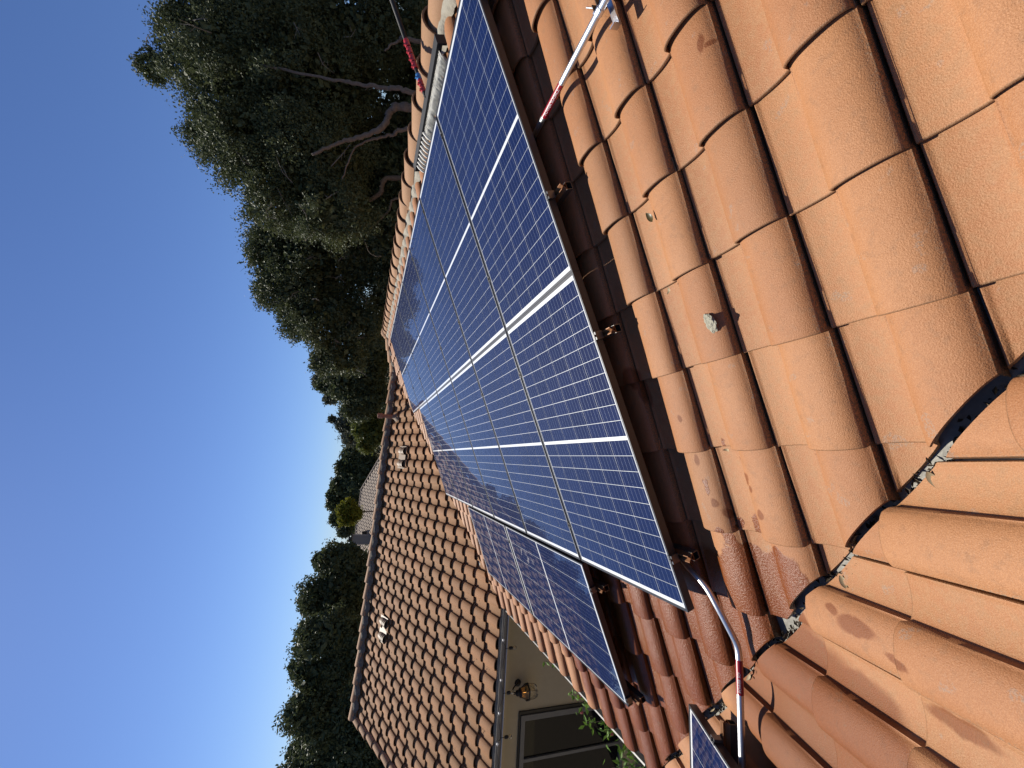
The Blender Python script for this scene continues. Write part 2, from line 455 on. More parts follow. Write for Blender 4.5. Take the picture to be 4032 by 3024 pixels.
def tile_arrays(n_arch, xs, th=0.0125, tilt=0.062, lift=0.003):
    P = tile_profile(n_arch)
    V = []
    for x, dz in xs:
        for u, z, a in P:
            V.append((x, -u, z + Z0 + dz - tilt * x - a * 0.011 * x / 0.42))
    nb = len(V)
    n = len(P); m = len(xs)
    for x, dz in xs:
        for i, (u, z, a) in enumerate(P):
            zz = min(z + Z0 - th, 0.2)
            V.append((x, -min(max(u, 0.001), 0.286), zz - tilt * x - a * 0.011 * x / 0.42 + lift * a))
    F = []
    for k in range(m - 1):
        for i in range(n - 1):
            a = k * n + i
            F.append((a, a + n, a + n + 1, a + 1))
            b = nb + a
            F.append((b, b + 1, b + n + 1, b + n))
    for i in range(n - 1):                               # butt and head
        F.append((i, i + 1, nb + i + 1, nb + i))
        a = (m - 1) * n + i
        F.append((a + 1, a, nb + a, nb + a + 1))
    for k in range(m - 1):
        a = k * n
        F.append((a + n, a, nb + a, nb + a + n))
        a = k * n + n - 1
        F.append((a, a + n, nb + a + n, nb + a))
    return V, F

XS_HI = [(0.0, -0.0035), (0.0015, -0.001), (0.005, 0.0), (0.14, 0.0), (0.28, 0.0), (0.415, 0.0)]
XS_LO = [(0.0, -0.002), (0.006, 0.0), (0.415, 0.0)]
TV_HI, TF_HI = tile_arrays(15, XS_HI)
TV_LO, TF_LO = tile_arrays(6, XS_LO)
TV_FAR, TF_FAR = tile_arrays(7, XS_LO, 0.022, 0.094, 0.008)

def sharp_mesh(name, V, F, mat, ang=50):
    me = mesh_from(name, V, F, mat, True)
    bm = bmesh.new(); bm.from_mesh(me)
    for e in bm.edges:
        if len(e.link_faces) == 2 and e.link_faces[0].normal.angle(e.link_faces[1].normal, 0) > math.radians(ang): e.smooth = False
    bm.to_mesh(me); bm.free()
    return me
TILE_HI = sharp_mesh('roof_tile', TV_HI, TF_HI, M_TILE)
TILE_LO_FAR = sharp_mesh('roof_tile_far', TV_FAR, TF_FAR, M_TILE_FAR)
TVL = np.array(TV_LO)
TFL = TF_LO

def cam_uv(p):
    d = Vector(p) - cam.location
    z = -d.dot(_b)
    if z < 0.05: return None
    return 2016 + 1593.4 * d.dot(_r) / z, 1512 - 1593.4 * d.dot(_u) / z, z

def in_frame(p, m=120):
    q = cam_uv(p)
    return q is not None and -m < q[0] < 4032 + m and -m < q[1] < 3024 + m

def cut_mesh(me, planes, name):
    bm = bmesh.new(); bm.from_mesh(me)
    for co, no in planes:
        r = bmesh.ops.bisect_plane(bm, geom=bm.verts[:] + bm.edges[:] + bm.faces[:], plane_co=co, plane_no=no, clear_outer=True)
        ed = [e for e in bm.edges if e.is_boundary]
        if ed: bmesh.ops.holes_fill(bm, edges=ed, sides=0)
    for e in bm.edges:
        if len(e.link_faces) == 2 and e.link_faces[0].normal.angle(e.link_faces[1].normal, 0) > math.radians(50): e.smooth = False
    n = len(bm.faces)
    if n < 6: bm.free(); return None
    m2 = bpy.data.meshes.new(name)
    bm.to_mesh(m2); bm.free()
    m2.materials.clear()
    for m in me.materials: m2.materials.append(m)
    return m2

class Roof:
    """one tiled slope; every tile its own sub-part, the unseen rest joined"""
    def __init__(s, deck, plane, base, mat, seed):
        s.deck, s.P, s.base, s.rest, s.mat = deck, plane, base, [], mat
        s.cand = []
        s.rng = random.Random(seed)
    def add(s, a, y, cuts=(), single=True, hidden=False, j=1.0):
        r = s.rng
        L = Matrix.Translation((a + r.uniform(-0.004, 0.004) * j, y + r.uniform(-0.0012, 0.0012), r.uniform(0, 0.0015) * j)) @ Matrix.Rotation(math.radians(r.gauss(0, 0.24) * j), 4, 'Z') @ Matrix.Rotation(math.radians(r.gauss(0, 0.28) * j), 4, 'Y')
        M = s.P @ L
        ctr = M @ Vector((0.18, -0.15, 0.03))
        vis = single and not hidden and (in_frame(ctr) or any(in_frame(M @ Vector(q), 20) for q in ((0, -0.15, 0), (0.4, -0.15, 0), (0.0, 0, 0), (0.35, 0, 0), (0.35, -0.29, 0), (0, -0.29, 0))))
        d = (ctr - cam.location).length
        s.cand.append((vis, d, M, cuts))
    def finish(s, limit=300):
        s.cand.sort(key=lambda c: (not c[0], c[1]))
        nvis = 0
        for vis, d, M, cuts in s.cand:
            if vis and nvis < limit:
                me = s.base
                if cuts:
                    inv = M.inverted()
                    lc = []
                    crossing = False; out = False
                    for co, no in cuts:
                        c2 = inv @ Vector(co); n2 = (inv.to_3x3() @ Vector(no)).normalized()
                        ds = [n2.dot(Vector(v.co) - c2) for v in s.base.vertices]
                        if min(ds) > -0.01: out = True
                        if max(ds) > 0: crossing = True; lc.append((c2, n2))
                    if out: continue
                    if crossing:
                        me = cut_mesh(s.base, lc, 'cut_roof_tile')
                        if me is None: continue
                obj('roof_tile', me, M, s.deck)
                nvis += 1
            else:
                keep = True
                for co, no in cuts:
                    if Vector(no).dot(M @ Vector((0.2, -0.15, 0)) - Vector(co)) > -0.12: keep = False
                if keep: s.rest.append(M)
        if s.rest:
            V = []; F = []
            Q4 = np.array(TFL)
            allv = []; allf = []
            for i, M in enumerate(s.rest):
                A = np.array(M)
                allv.append(TVL @ A[:3, :3].T + A[:3, 3])
                allf.append(Q4 + i * len(TVL))
            me = mesh_quads('roof_tile_field', np.concatenate(allv), np.concatenate(allf), s.mat, True)
            o = obj('roof_tile_field', me, None, s.deck)
            tag(o, kind='stuff')
        return nvis

def deck_mesh(P, poly, off=-0.055, th=0.02):
    V = [P @ Vector((a, b, off)) for a, b in poly] + [P @ Vector((a, b, off - th)) for a, b in poly]
    n = len(poly)
    F = [tuple(range(n)), tuple(reversed(range(n, 2 * n)))] + [(i, n + i, n + (i + 1) % n, (i + 1) % n) for i in range(n)]
    return mesh_from('tile_roof', V, F, M_FELT, False)

# slopes' extents in their own plane coordinates
A_EAVE, A_RIDGE = -1.743, 3.88
VX = -0.295                                              # near valley: X + Y = VX
def valley_cuts_main(r):
    k = VX + 0.014 + r.uniform(-0.012, 0.012)
    return ((k, 0, 0), (-1, -1, 0))
def valley_cuts_near(r, extra=0.0):
    k = VX - 0.010 + r.uniform(-0.034, 0.012) - extra
    return ((k, 0, 0), (1, 1, 0))
# far valley: main plane and far plane meet where tan*(X) + zm = tan*(Y) + zf
TAN = SA / CA
zm = MAIN.translation.z - TAN * MAIN.translation.x
zf = FAR.translation.z - TAN * FAR.translation.y
VD = (zf - zm) / TAN                                     # X - Y = VD on the far valley
RIDGE_END_Y = 8.55

main_deck = obj('tile_roof', deck_mesh(MAIN, [(A_EAVE + 0.05, 1.05), (A_RIDGE - 0.02, -3.95), (A_RIDGE - 0.02, 9.0), (3.1, 9.3), (A_EAVE + 0.05, 4.95)]), None, house)
tag(main_deck, 'main tiled slope under the two rows of panels')
near_deck = obj('tile_roof', deck_mesh(NEAR, [(-1.78, 0.4 - 2.05), (-1.78, -8.0), (3.85, -8.0), (3.85, 3.55)]), None, house)
tag(near_deck, 'near tiled slope below the valley')
far_deck = obj('tile_roof', deck_mesh(FAR, [(0.03, 1.62), (0.03, 5.15), (4.72, 5.15), (4.72, -2.75)]), None, house)
tag(far_deck, 'weathered tiled slope across the courtyard')

def under_panel(s, t):
    a = 0.55 < s < 3.0 and 0.62 < t < 6.6
    b = 0.35 < s < 1.3 and 0.62 < t < 5.6
    c = -0.62 < s < 0.4 and 1.75 < t < 4.0
    return a or b or c

main = Roof(main_deck, MAIN, TILE_HI, M_TILE, 11)
for k in range(-6, 10):
    a = 0.372 + TE * k
    for j in range(-14, 33):
        y = -0.2885 + TW * j                              # joint on the far side of the tile
        yc = y - 0.147
        X = CA * (a + 0.18)
        if X + yc < VX - 0.25: continue
        if yc < -2.4: continue
        if X - 0.07 - yc < VD - 0.25 : continue
        if yc > 9.2: continue
        if under_panel(a + 0.2, yc): continue
        # the far hip trims the last tiles by the ridge
        if yc > RIDGE_END_Y + (A_RIDGE - a - 0.2) * CA * 0.98: continue
        hid = (0.12 < a + 0.1 < 3.0 and 0.35 < yc < 6.7)
        cuts = []
        if X + yc < VX + 0.55: cuts.append(valley_cuts_main(main.rng))
        if X - yc < VD + 0.75: cuts.append(((VD + 0.05, 0, 0), (-1, 1, 0)))
        main.add(a, y, cuts, True, hid)
main.finish(300)

near = Roof(near_deck, NEAR, TILE_HI, M_TILE, 12)
for k in range(-6, 6):
    a = 0.205 + TE * k
    for j in range(-9, 7):
        y = 0.105 + TW * j
        xc = y - 0.147
        yw = -0.36 - CA * (a + 0.18)
        if xc + yw > VX + 0.3: continue
        if yw < -2.0: continue
        cuts = []
        if xc + yw > VX - 0.6: cuts.append(valley_cuts_near(near.rng))
        hid = xc < -0.75 and yw < 0.0
        near.add(a, y, cuts, True, hid)
near.finish(300)

far = Roof(far_deck, FAR, TILE_LO_FAR, M_TILE_FAR, 13)
for k in range(0, 14):
    a = 0.0 + TE * k
    for j in range(-10, 19):
        y = 2.641 - 0.0 + TW * (j - 10) + TW * 1            # plane Y = -X
        xw = -(y - 0.147)
        if xw < -5.16: continue
        yw = 4.975 + CA * (a + 0.18)
        if xw - yw > VD + 0.3: continue
        cuts = []
        if xw - yw > VD - 0.75: cuts.append(((VD - 0.05, 0, 0), (1, -1, 0)))
        far.add(a, y, cuts, True, False, 2.0)
far.finish(300)

# ridge tiles -------------------------------------------------------
def cap_mesh(r0, r1, L=0.42, mat=M_CAP, name='ridge_tile', n=12, flare=0.0):
    V = []; F = []
    st = [(0.0, -0.003), (0.006, 0.0), (L, 0.0)]
    ths = [math.pi * (0.02 + 0.96 * i / n) for i in range(n + 1)]
    for layer in (0, 1):
        for x, dr in st:
            r = r0 + (r1 - r0) * x / L + dr - 0.015 * layer
            for th in ths:
                V.append((x, -r * math.cos(th) * (1.0 + flare * abs(math.cos(th))), r * 0.92 * math.sin(th) - 0.03 * x / L))
    m = n + 1; nb = 3 * m
    for k in range(2):
        for i in range(n):
            a = k * m + i
            F.append((a, a + 1, a + m + 1, a + m)[::-1])
            b = nb + a
            F.append((b, b + 1, b + m + 1, b + m))
    for i in range(n):
        F.append((i, i + 1, nb + i + 1, nb + i))
        a = 2 * m + i
        F.append((a + 1, a, nb + a, nb + a + 1))
    return sharp_mesh(name, V, F, mat)
CAP = cap_mesh(0.135, 0.118)
def cap_line(p0, p1, up, parent, step=0.35, me=None, phase=0.0, rng=random.Random(5)):
    p0, p1 = Vector(p0), Vector(p1)
    d = (p1 - p0); L = d.length; d.normalize()
    y = Vector(up).cross(d).normalized(); z = d.cross(y)
    k = 0
    while phase + k * step < L - 0.12:
        q = p0 + d * (phase + k * step)
        M = frame_mat(d, y, z, q) @ Matrix.Translation((0, rng.uniform(-0.006, 0.006), rng.uniform(-0.003, 0.004))) @ Matrix.Rotation(math.radians(rng.gauss(0, 1.0)), 4, 'Z')
        obj('ridge_tile', me or CAP, M, parent)
        k += 1
RX, RZ = MAIN @ Vector((A_RIDGE, 0, 0)), None
rx, rz = RX.x + 0.01, RX.z
cap_line((rx, -1.324, rz + 0.015), (rx, RIDGE_END_Y, rz + 0.015), (0, 0, 1), main_deck, 0.35)
# rounded end cap where the main ridge stops
me = MB()
me.lathe([(0.0, 0.155), (0.06, 0.145), (0.105, 0.115), (0.135, 0.07), (0.150, 0.0), (0.150, -0.06), (0.13, -0.06)], Matrix.Translation((rx, RIDGE_END_Y, rz)), 16)
me.build('ridge_tile', M_CAP, main_deck, smooth=True)
# short hip from the end of the ridge down to the far ridge
FRY = 9.32
frz = (FAR @ Vector(((FRY - 4.975) / CA, 0, 0))).z
hip_end = Vector((rx - 0.82, RIDGE_END_Y + 0.82, frz + 0.05))
CAP_N = cap_mesh(0.105, 0.092)
cap_line(hip_end, (rx, RIDGE_END_Y - 0.05, rz + 0.02), (0, 0, 1), main_deck, 0.36, CAP_N)
# far ridge, butts towards the left end
CAP_F = cap_mesh(0.120, 0.105)
cap_line((-5.22, FRY, frz + 0.045), (hip_end.x + 0.15, FRY + 0.02, frz + 0.045), (0, 0, 1), far_deck, 0.36, CAP_F)
# rake tiles down the left gable
CAP_R = cap_mesh(0.085, 0.075)
cap_line((-5.20, 4.95, -0.813 + 0.05), (-5.20, FRY, frz + 0.05), (0, 0, 1), far_deck, 0.36, CAP_R)
me = MB(); me.box((-5.29, 4.98, -0.10), (-5.25, FRY, -0.0)); 
sh = Matrix(((1, 0, 0, 0), (0, 1, 0, 0), (0, TAN, 1, -0.813 - TAN * 4.975), (0, 0, 0, 1)))
me.build('rake_board', M_TRIM, house, sh)

def mortar_strip(p0, p1, side, w, h, mat, parent, seed, n=None, wave=0.0):
    """irregular bedding under ridge tiles: along p0-p1, spreading 'side'"""
    r = random.Random(seed)
    p0, p1, side = Vector(p0), Vector(p1), Vector(side)
    L = (p1 - p0).length
    n = n or int(L / 0.03)
    V = []; F = []
    for i in range(n + 1):
        q = p0.lerp(p1, i / n)
        ww = w * (0.75 + 0.35 * math.sin(2 * math.pi * (i / n * L) / TW + wave) + r.uniform(-0.18, 0.18))
        for fx, fz in ((0.0, 1.0), (0.45, 0.85 + r.uniform(-0.15, 0.15)), (0.85, 0.35 + r.uniform(-0.1, 0.1)), (1.0, -0.9)):
            V.append(q + side * ww * fx + Vector((0, 0, h * fz)))
    for i in range(n):
        for j in range(3):
            a = i * 4 + j
            F.append((a, a + 1, a + 5, a + 4))
    return obj('mortar_bed', mesh_from('mortar_bed', V, F, mat, True), None, parent)
sl = Vector((-CA, 0, -SA))
mortar_strip((rx - 0.10, -1.3, rz + 0.000), (rx - 0.10, RIDGE_END_Y, rz + 0.000), sl, 0.085, 0.030, M_MORTAR, main_deck, 3, wave=1.0)
mortar_strip((-5.2, FRY - 0.07, frz + 0.05), (hip_end.x, FRY - 0.07, frz + 0.05), Vector((0, -CA, -SA)), 0.09, 0.05, M_MORTAR_DARK, far_deck, 4, wave=2.0)
mortar_strip((hip_end.x - 0.06, hip_end.y - 0.07, hip_end.z - 0.02), (rx - 0.07, RIDGE_END_Y - 0.07, rz), Vector((-0.65, -0.65, -0.38)), 0.07, 0.04, M_MORTAR_DARK, main_deck, 5)

# back slopes so that the ridges are closed
me = MB()
me.add([(rx, -4, rz - 0.05), (rx + 5, -4, rz - 0.05 - 5 * TAN), (rx + 5, 13, rz - 0.05 - 5 * TAN), (rx, RIDGE_END_Y, rz - 0.05)], [(0, 1, 2, 3)])
me.add([(-5.25, FRY, frz - 0.05), (3.0, FRY, frz - 0.05), (rx + 4, FRY + 4.4, frz - 0.05 - 4.4 * TAN), (-5.25, FRY + 4.4, frz - 0.05 - 4.4 * TAN)], [(0, 1, 2, 3)])
me.build('back_slope', M_CAP, house)

# valley flashing
def flashing(pts_w, n1, n2, w, name='valley_flashing'):
    p0, p1 = Vector(pts_w[0]), Vector(pts_w[1])
    V = [p0 + n1 * w, p0, p0 + n2 * w, p1 + n1 * w, p1, p1 + n2 * w]
    return obj(name, mesh_from(name, V, [(0, 1, 4, 3), (1, 2, 5, 4)], M_FLASH, False), None, house)
def near_valley(x, off=-0.04):
    z = MAIN.translation.z + TAN * (x - MAIN.translation.x)
    return Vector((x, VX - x, z + off))
flashing((near_valley(2.4), near_valley(-1.75)), Vector((CA, 0, SA)), Vector((0, -CA, SA)), 0.22)
def far_valley(x, off=-0.04):
    return Vector((x, x - VD, MAIN.translation.z + TAN * (x - MAIN.translation.x) + off))
flashing((far_valley(-1.65), far_valley(2.6)), Vector((CA, 0, SA)), Vector((0, CA, SA)), 0.25)

# walls, eaves, gutters
ev_x = (MAIN @ Vector((A_EAVE, 0, 0))).x
ev_z = (MAIN @ Vector((A_EAVE, 0, 0))).z
WALL_Y = 5.32
me = MB()
me.box((-5.15, WALL_Y, GROUND_Z), (4.5, WALL_Y + 0.2, ev_z - 0.02))
w = me.build('wall', M_STUCCO, house); tag(w, 'cream stucco wall across the courtyard')
me = MB(); me.box((ev_x + 0.35, 1.6, GROUND_Z), (ev_x + 0.55, WALL_Y, ev_z - 0.05)); me.build('wall', M_STUCCO, house)
me = MB(); me.box((-8, 0.75, GROUND_Z), (ev_x + 0.35, 0.95, ev_z - 0.05)); me.build('wall', M_STUCCO, house)
# soffit and stepped moulding under the far eave
me = MB()
me.box((-5.2, 4.99, ev_z - 0.115), (ev_x + 0.3, 5.03, ev_z + 0.0))
me.build('fascia_board', M_TRIM, house)
me = MB()
me.box((-5.2, 5.03, ev_z - 0.10), (ev_x + 0.4, WALL_Y, ev_z - 0.07))
me.build('soffit', M_TRIM, house)
me = MB()
me.box((-5.15, WALL_Y - 0.085, ev_z - 0.21), (ev_x + 0.35, WALL_Y - 0.002, ev_z - 0.103))
me.box((-5.15, WALL_Y - 0.045, ev_z - 0.30), (ev_x + 0.35, WALL_Y - 0.003, ev_z - 0.213))
me.build('wall_moulding', M_TRIM, house)
def gutter(p0, p1, out, name='gutter'):
    p0, p1, out = Vector(p0), Vector(p1), Vector(out)
    prof = [(0.0, 0.0), (0.0, -0.085), (0.075, -0.085), (0.105, -0.045), (0.105, 0.0), (0.118, 0.003), (0.118, -0.006), (0.110, -0.050), (0.080, -0.091), (-0.003, -0.091), (-0.003, 0.0)]
    V = []; F = []
    for p in (p0, p1):
        for a, b in prof: V.append(p + out * a + Vector((0, 0, b)))
    n = len(prof)
    for i in range(n):
        j = (i + 1) % n
        F.append((i, j, n + j, n + i))
    return obj(name, mesh_from(name, V, F, M_GUTTER, False), None, house)
gutter((-5.2, 4.985, ev_z - 0.005), (ev_x - 0.02, 4.985, ev_z - 0.005), (0, -1, 0))
b = MB(); b.box((-5.2, 4.868, ev_z - 0.104), (ev_x - 0.02, 4.90, ev_z - 0.097)); b.build('gutter_bead', M_WHITE, house)
gutter((ev_x + 0.03, 1.45, ev_z - 0.035), (ev_x + 0.03, 4.86, ev_z - 0.035), (-1, 0, 0))
me = MB(); me.box((ev_x + 0.035, 1.3, ev_z - 0.19), (ev_x + 0.07, 4.98, ev_z - 0.03)); me.build('fascia_board', M_TRIM, house)

# tall window in the far wall
win = obj('window', mesh_from('window', *(lambda b: (b.V, b.F))((lambda b: (b.box((-6.0, WALL_Y - 0.055, GROUND_Z + 0.1), (-5.16, WALL_Y - 0.05, GROUND_Z + 0.11)), b)[1])(MB())), M_GREYFRAME, False), None, house)
wx0, wx1, wz0, wz1 = -5.12, -3.36, -3.3, -1.385
me = MB()
for lo, hi in (((wx0, wz1 - 0.07), (wx1, wz1)), ((wx0, wz0), (wx1, wz0 + 0.07)), ((wx1 - 0.08, wz0 + 0.07), (wx1, wz1 - 0.07)), ((wx0, wz0 + 0.07), (wx0 + 0.07, wz1 - 0.07))):
    me.box((lo[0], WALL_Y - 0.05, lo[1]), (hi[0], WALL_Y - 0.001, hi[1]))
me.build('window_frame', M_GREYFRAME, win)
me = MB(); me.box((wx1, WALL_Y - 0.03, wz0), (wx1 + 0.05, WALL_Y - 0.0015, wz1 + 0.03)); me.box((wx0, WALL_Y - 0.03, wz1), (wx1, WALL_Y - 0.0015, wz1 + 0.03)); me.build('window_casing', M_DARKM, win)
for mx in (-3.98, -4.55):
    me = MB(); me.box((mx - 0.045, WALL_Y - 0.045, wz0 + 0.07), (mx, WALL_Y - 0.002, wz1 - 0.07)); me.build('mullion', M_GREYFRAME, win)
for a, b in ((-3.98, wx1 - 0.08), (-4.55, -4.025), (wx0 + 0.07, -4.595)):
    me = MB(); me.box((a, WALL_Y - 0.012, wz0 + 0.07), (b, WALL_Y - 0.004, wz1 - 0.07)); me.build('window_pane', M_DARKGLASS, win)
# the near end wall of the gutter corner and rafters are hidden below the eaves

# ------------------------------------------------------------------ roof accessories on the far slope
def vent_hood(xc, a0, lab):
    root = thing('roof_vent', lab, 'roof vent', (xc, 4.975 + CA * a0, -0.813 + SA * a0), 'louvred vents on the far roof')
    P = FAR @ Matrix.Translation((a0, -xc, 0))
    for dx in (0.147, -0.147):
        V = []; F = []
        n = 10
        rings = [(0.0, 0.092), (0.035, 0.09), (0.036, 0.083), (0.07, 0.083), (0.071, 0.088), (0.105, 0.088), (0.106, 0.081), (0.14, 0.081), (0.141, 0.087), (0.185, 0.086), (0.30, 0.070)]
        for x, r in rings:
            for i in range(n + 1):
                th = math.pi * i / n
                V.append(P @ Vector((x, dx + r * math.cos(th), r * 0.95 * math.sin(th) + 0.02 - 0.04 * x)))
        for k in range(len(rings) - 1):
            for i in range(n):
                q = k * (n + 1) + i
                F.append((q, q + 1, q + n + 2, q + n + 1)[::-1])
        obj('vent_hood', mesh_from('vent_hood', V, F, M_VENT, False), None, root)
        me = MB(); me.box((0.012, dx - 0.08, 0.015), (0.016, dx + 0.08, 0.075), P); me.build('louvre', M_BLACK, root)
    me = MB(); me.box((0.0, -0.26, 0.02), (0.33, 0.26, 0.028), P); me.build('vent_base', M_VENT, root)
vent_hood(-3.10, 3.62, 'pale louvred roof vent low beside the far ridge, towards the gable end')
vent_hood(0.63, 3.62, 'pale louvred roof vent near the brown vent pipe on the far roof')

root = thing('vent_pipe', 'brown capped vent pipe standing on the far tiled slope by the ridge', 'vent pipe', (1.62, 9.05, 0.85))
px, py = 1.62, 9.0
pz = -0.813 + TAN * (py - 4.975)
me = MB(); me.lathe([(0.045, -0.05), (0.045, 0.33)], Matrix.Translation((px, py, pz)), 14); me.build('pipe', M_PIPE, root, smooth=True)
me = MB(); me.lathe([(0.0, 0.46), (0.062, 0.455), (0.066, 0.40), (0.066, 0.33), (0.048, 0.325)], Matrix.Translation((px, py, pz)), 14); me.build('pipe_cap', M_PIPE, root, smooth=False)
me = MB(); me.lathe([(0.05, 0.10), (0.07, 0.05), (0.11, 0.02), (0.14, -0.05)], Matrix.Translation((px, py, pz)), 12); me.build('pipe_flashing', M_VENT, root, smooth=True)

# ------------------------------------------------------------------ solar panels
PL, PW, PH = 1.677, 0.991, 0.040
GAP, SEAM = 0.018, 0.0015
def make_cell():
    w, h = 0.1560, 0.0772
    V = []; F = []; mi = []
    nb = 5
    edges = [0.0]
    for i in range(nb):
        c = (i + 0.5) * w / nb
        edges += [c - 0.0006, c + 0.0006]
    edges.append(w)
    for i, y in enumerate(edges):
        V += [(0, y, 0), (h, y, 0)]
    for i in range(len(edges) - 1):
        F.append((2 * i, 2 * i + 1, 2 * i + 3, 2 * i + 2))
        mi.append(1 if i % 2 else 0)
    me = mesh_from('solar_cell', V, F, [M_CELL, M_BUSBAR], False, mi)
    # outward normal is +Z
    if me.polygons[0].normal.z < 0: me.flip_normals()
    return me
CELL = make_cell()
def frame_me():
    b = MB()
    l = 0.011; e = 0.013
    for lo, hi in (((0, 0), (PL, l)), ((0, PW - l), (PL, PW)), ((0, l), (e, PW - l)), ((PL - e, l), (PL, PW - l))):
        b.box((lo[0], lo[1], -PH), (hi[0], hi[1], 0.0))
    return mesh_from('panel_frame', b.V, b.F, M_FRAME, False)
FRAME = frame_me()
b = MB(); b.box((0.0105, 0.0105, -0.0065), (PL - 0.0105, PW - 0.0105, -0.0025)); BACK = mesh_from('backsheet', b.V, b.F, M_BACK, False)
def junction():
    b = MB()
    for y in (0.25, 0.47, 0.69): b.box((PL / 2 - 0.03, y, -0.028), (PL / 2 + 0.03, y + 0.05, -0.007))
    return mesh_from('junction_box', b.V, b.F, M_BLACK, False)
JBOX = junction()
def panel(M, label, group):
    root = thing('solar_panel', label, 'solar panel', group=group, M=M)
    obj('panel_frame', FRAME, M, root)
    obj('backsheet', BACK, M, root)
    obj('junction_box', JBOX, M, root)
    mx = 0.013 + 0.021; cg = 0.018
    pit = (PL - 2 * mx - cg) / 20
    py = (PW - 2 * (0.011 + 0.007)) / 6
    for half in (0, 1):
        for i in range(10):
            x = mx + (half * 10 + i) * pit + half * cg + (pit - 0.0772) / 2
            for j in range(6):
                y = 0.018 + j * py + (py - 0.1560) / 2
                obj('solar_cell', CELL, M @ Matrix.Translation((x, y, -0.0017)), root)
ORD = ['nearest the camera', 'second from the near edge', 'third from the near edge', 'fourth from the near edge', 'fifth from the near edge', 'sixth from the near edge', 'farthest of the row']
for k in range(7):
    panel(PANEL @ Matrix.Translation((PL + SEAM, k * (PW + GAP), 0)), 'blue solar panel in the ridge-side row beside the brush, ' + ORD[k], 'solar panels of the big array')
for k in range(6):
    panel(PANEL @ Matrix.Translation((0, k * (PW + GAP), 0)), 'blue solar panel in the middle row of the slope, ' + (ORD[k] if k < 5 else 'farthest of the row'), 'solar panels of the big array')
ROT = Matrix.Rotation(math.radians(90), 4, 'Z')
for k in range(2):
    # sideways panels: long side along the eave
    M = PANEL @ Matrix.Translation((-0.028, 1.004 + k * (PL + 0.02), 0.0)) @ ROT
    panel(M, ['blue solar panel lying sideways above the eave, near one with reflections', 'blue solar panel lying sideways above the eave, the farther one'][k], 'solar panels above the eave')
NPAN = NEAR @ Matrix.Translation((0, 0, 0.17))
pan3 = NPAN @ Matrix.Translation((-0.617, -0.535 - PW, 0.0))
panel(pan3, 'blue solar panel corner on the near slope below the conduit end', 'solar panels on the near slope')

# rails with clamps
def rail_thing(P, x, y0, y1, label, group, clamps, name='mounting_rail', top=-PH):
    M = P @ Matrix.Translation((x, 0, top))
    root = thing(name, label, 'rail', group=group, M=M @ Matrix.Translation((0, y0, -0.06)))
    t = 0.0028
    b = MB()
    # lower channel
    b.box((-0.019, y0, -0.064), (0.019, y1, -0.064 + t)); b.box((-0.019, y0, -0.064 + t), (-0.019 + t, y1, -0.030)); b.box((0.019 - t, y0, -0.064 + t), (0.019, y1, -0.030))
    b.build('rail_channel', M_RAIL, root, M)
    # crossed webs of the upper track
    b = MB()
    for sx in (-1, 1):
        p = [(-0.017 * sx, -0.030), (-0.0135 * sx, -0.030), (0.015 * sx, -0.001), (0.0115 * sx, -0.001)]
        V = [(a, y0, c) for a, c in p] + [(a, y1, c) for a, c in p]
        b.add(V, [(0, 1, 2, 3), (7, 6, 5, 4), (0, 4, 5, 1), (1, 5, 6, 2), (2, 6, 7, 3), (3, 7, 4, 0)])
    b.box((-0.017, y0, -0.0325), (0.017, y1, -0.0302))
    b.build('rail_web', M_WEB_REFLECT, root, M)
    for yc, kind in clamps:
        b = MB()
        if kind == 'end':
            b.box((-0.019, yc - 0.016, 0.002), (0.019, yc - 0.004, PH + 0.001)); b.box((-0.019, yc - 0.004, PH + 0.001), (0.019, yc + 0.008, PH + 0.004)); b.box((-0.006, yc - 0.012, PH + 0.001), (0.006, yc - 0.002, PH + 0.009))
            b.build('end_clamp', M_RAIL, root, M)
        else:
            b.box((-0.018, yc - 0.018, PH + 0.001), (0.018, yc + 0.018, PH + 0.004)); b.box((-0.006, yc - 0.006, PH + 0.004), (0.006, yc + 0.006, PH + 0.010)); b.box((-0.012, yc - 0.006, -0.002), (0.012, yc + 0.006, PH + 0.001))
            b.build('mid_clamp', M_DARKM, root, M)
mid = lambda n: [((PW + GAP) * k - GAP / 2, 'mid') for k in range(1, n)]
for x, n, lab in ((3.20, 7, 'silver mounting rail under the ridge-side row, nearest the ridge'), (2.070, 7, 'silver mounting rail under the ridge-side row, by the tall conduit'), (1.345, 6, 'silver mounting rail under the middle row, upper one'), (0.250, 6, 'silver mounting rail under the middle row, lower one by the curved conduit')):
    rail_thing(PANEL, x, -0.075, n * (PW + GAP) - 0.01, lab, 'panel mounting rails', [(0.0, 'end')] + mid(n))
for x, lab in ((-0.215, 'silver mounting rail under the sideways panels, upper one'), (-0.975, 'silver mounting rail under the sideways panels, lower one')):
    rail_thing(PANEL, x, 0.93, 1.0 + 2 * PL, lab, 'panel mounting rails', [(1.004, 'end'), (1.004 + PL + 0.01, 'mid')])
rail_thing(NPAN @ Matrix.Translation((0, -0.535, 0)) @ Matrix.Rotation(math.pi, 4, 'Z'), 0.33, -0.08, 1.2, 'silver mounting rail under the near slope panel corner', 'panel mounting rails', [(0.0, 'end')])
# standoff hooks under the rails, joined to the roof by posts
def hook(P, x, y, z1):
    b = MB(); b.box((x - 0.015, y - 0.004, z1 - 0.075), (x + 0.015, y + 0.004, z1)); b.box((x - 0.03, y - 0.02, z1 - 0.078), (x + 0.03, y + 0.02, z1 - 0.074))
    return b

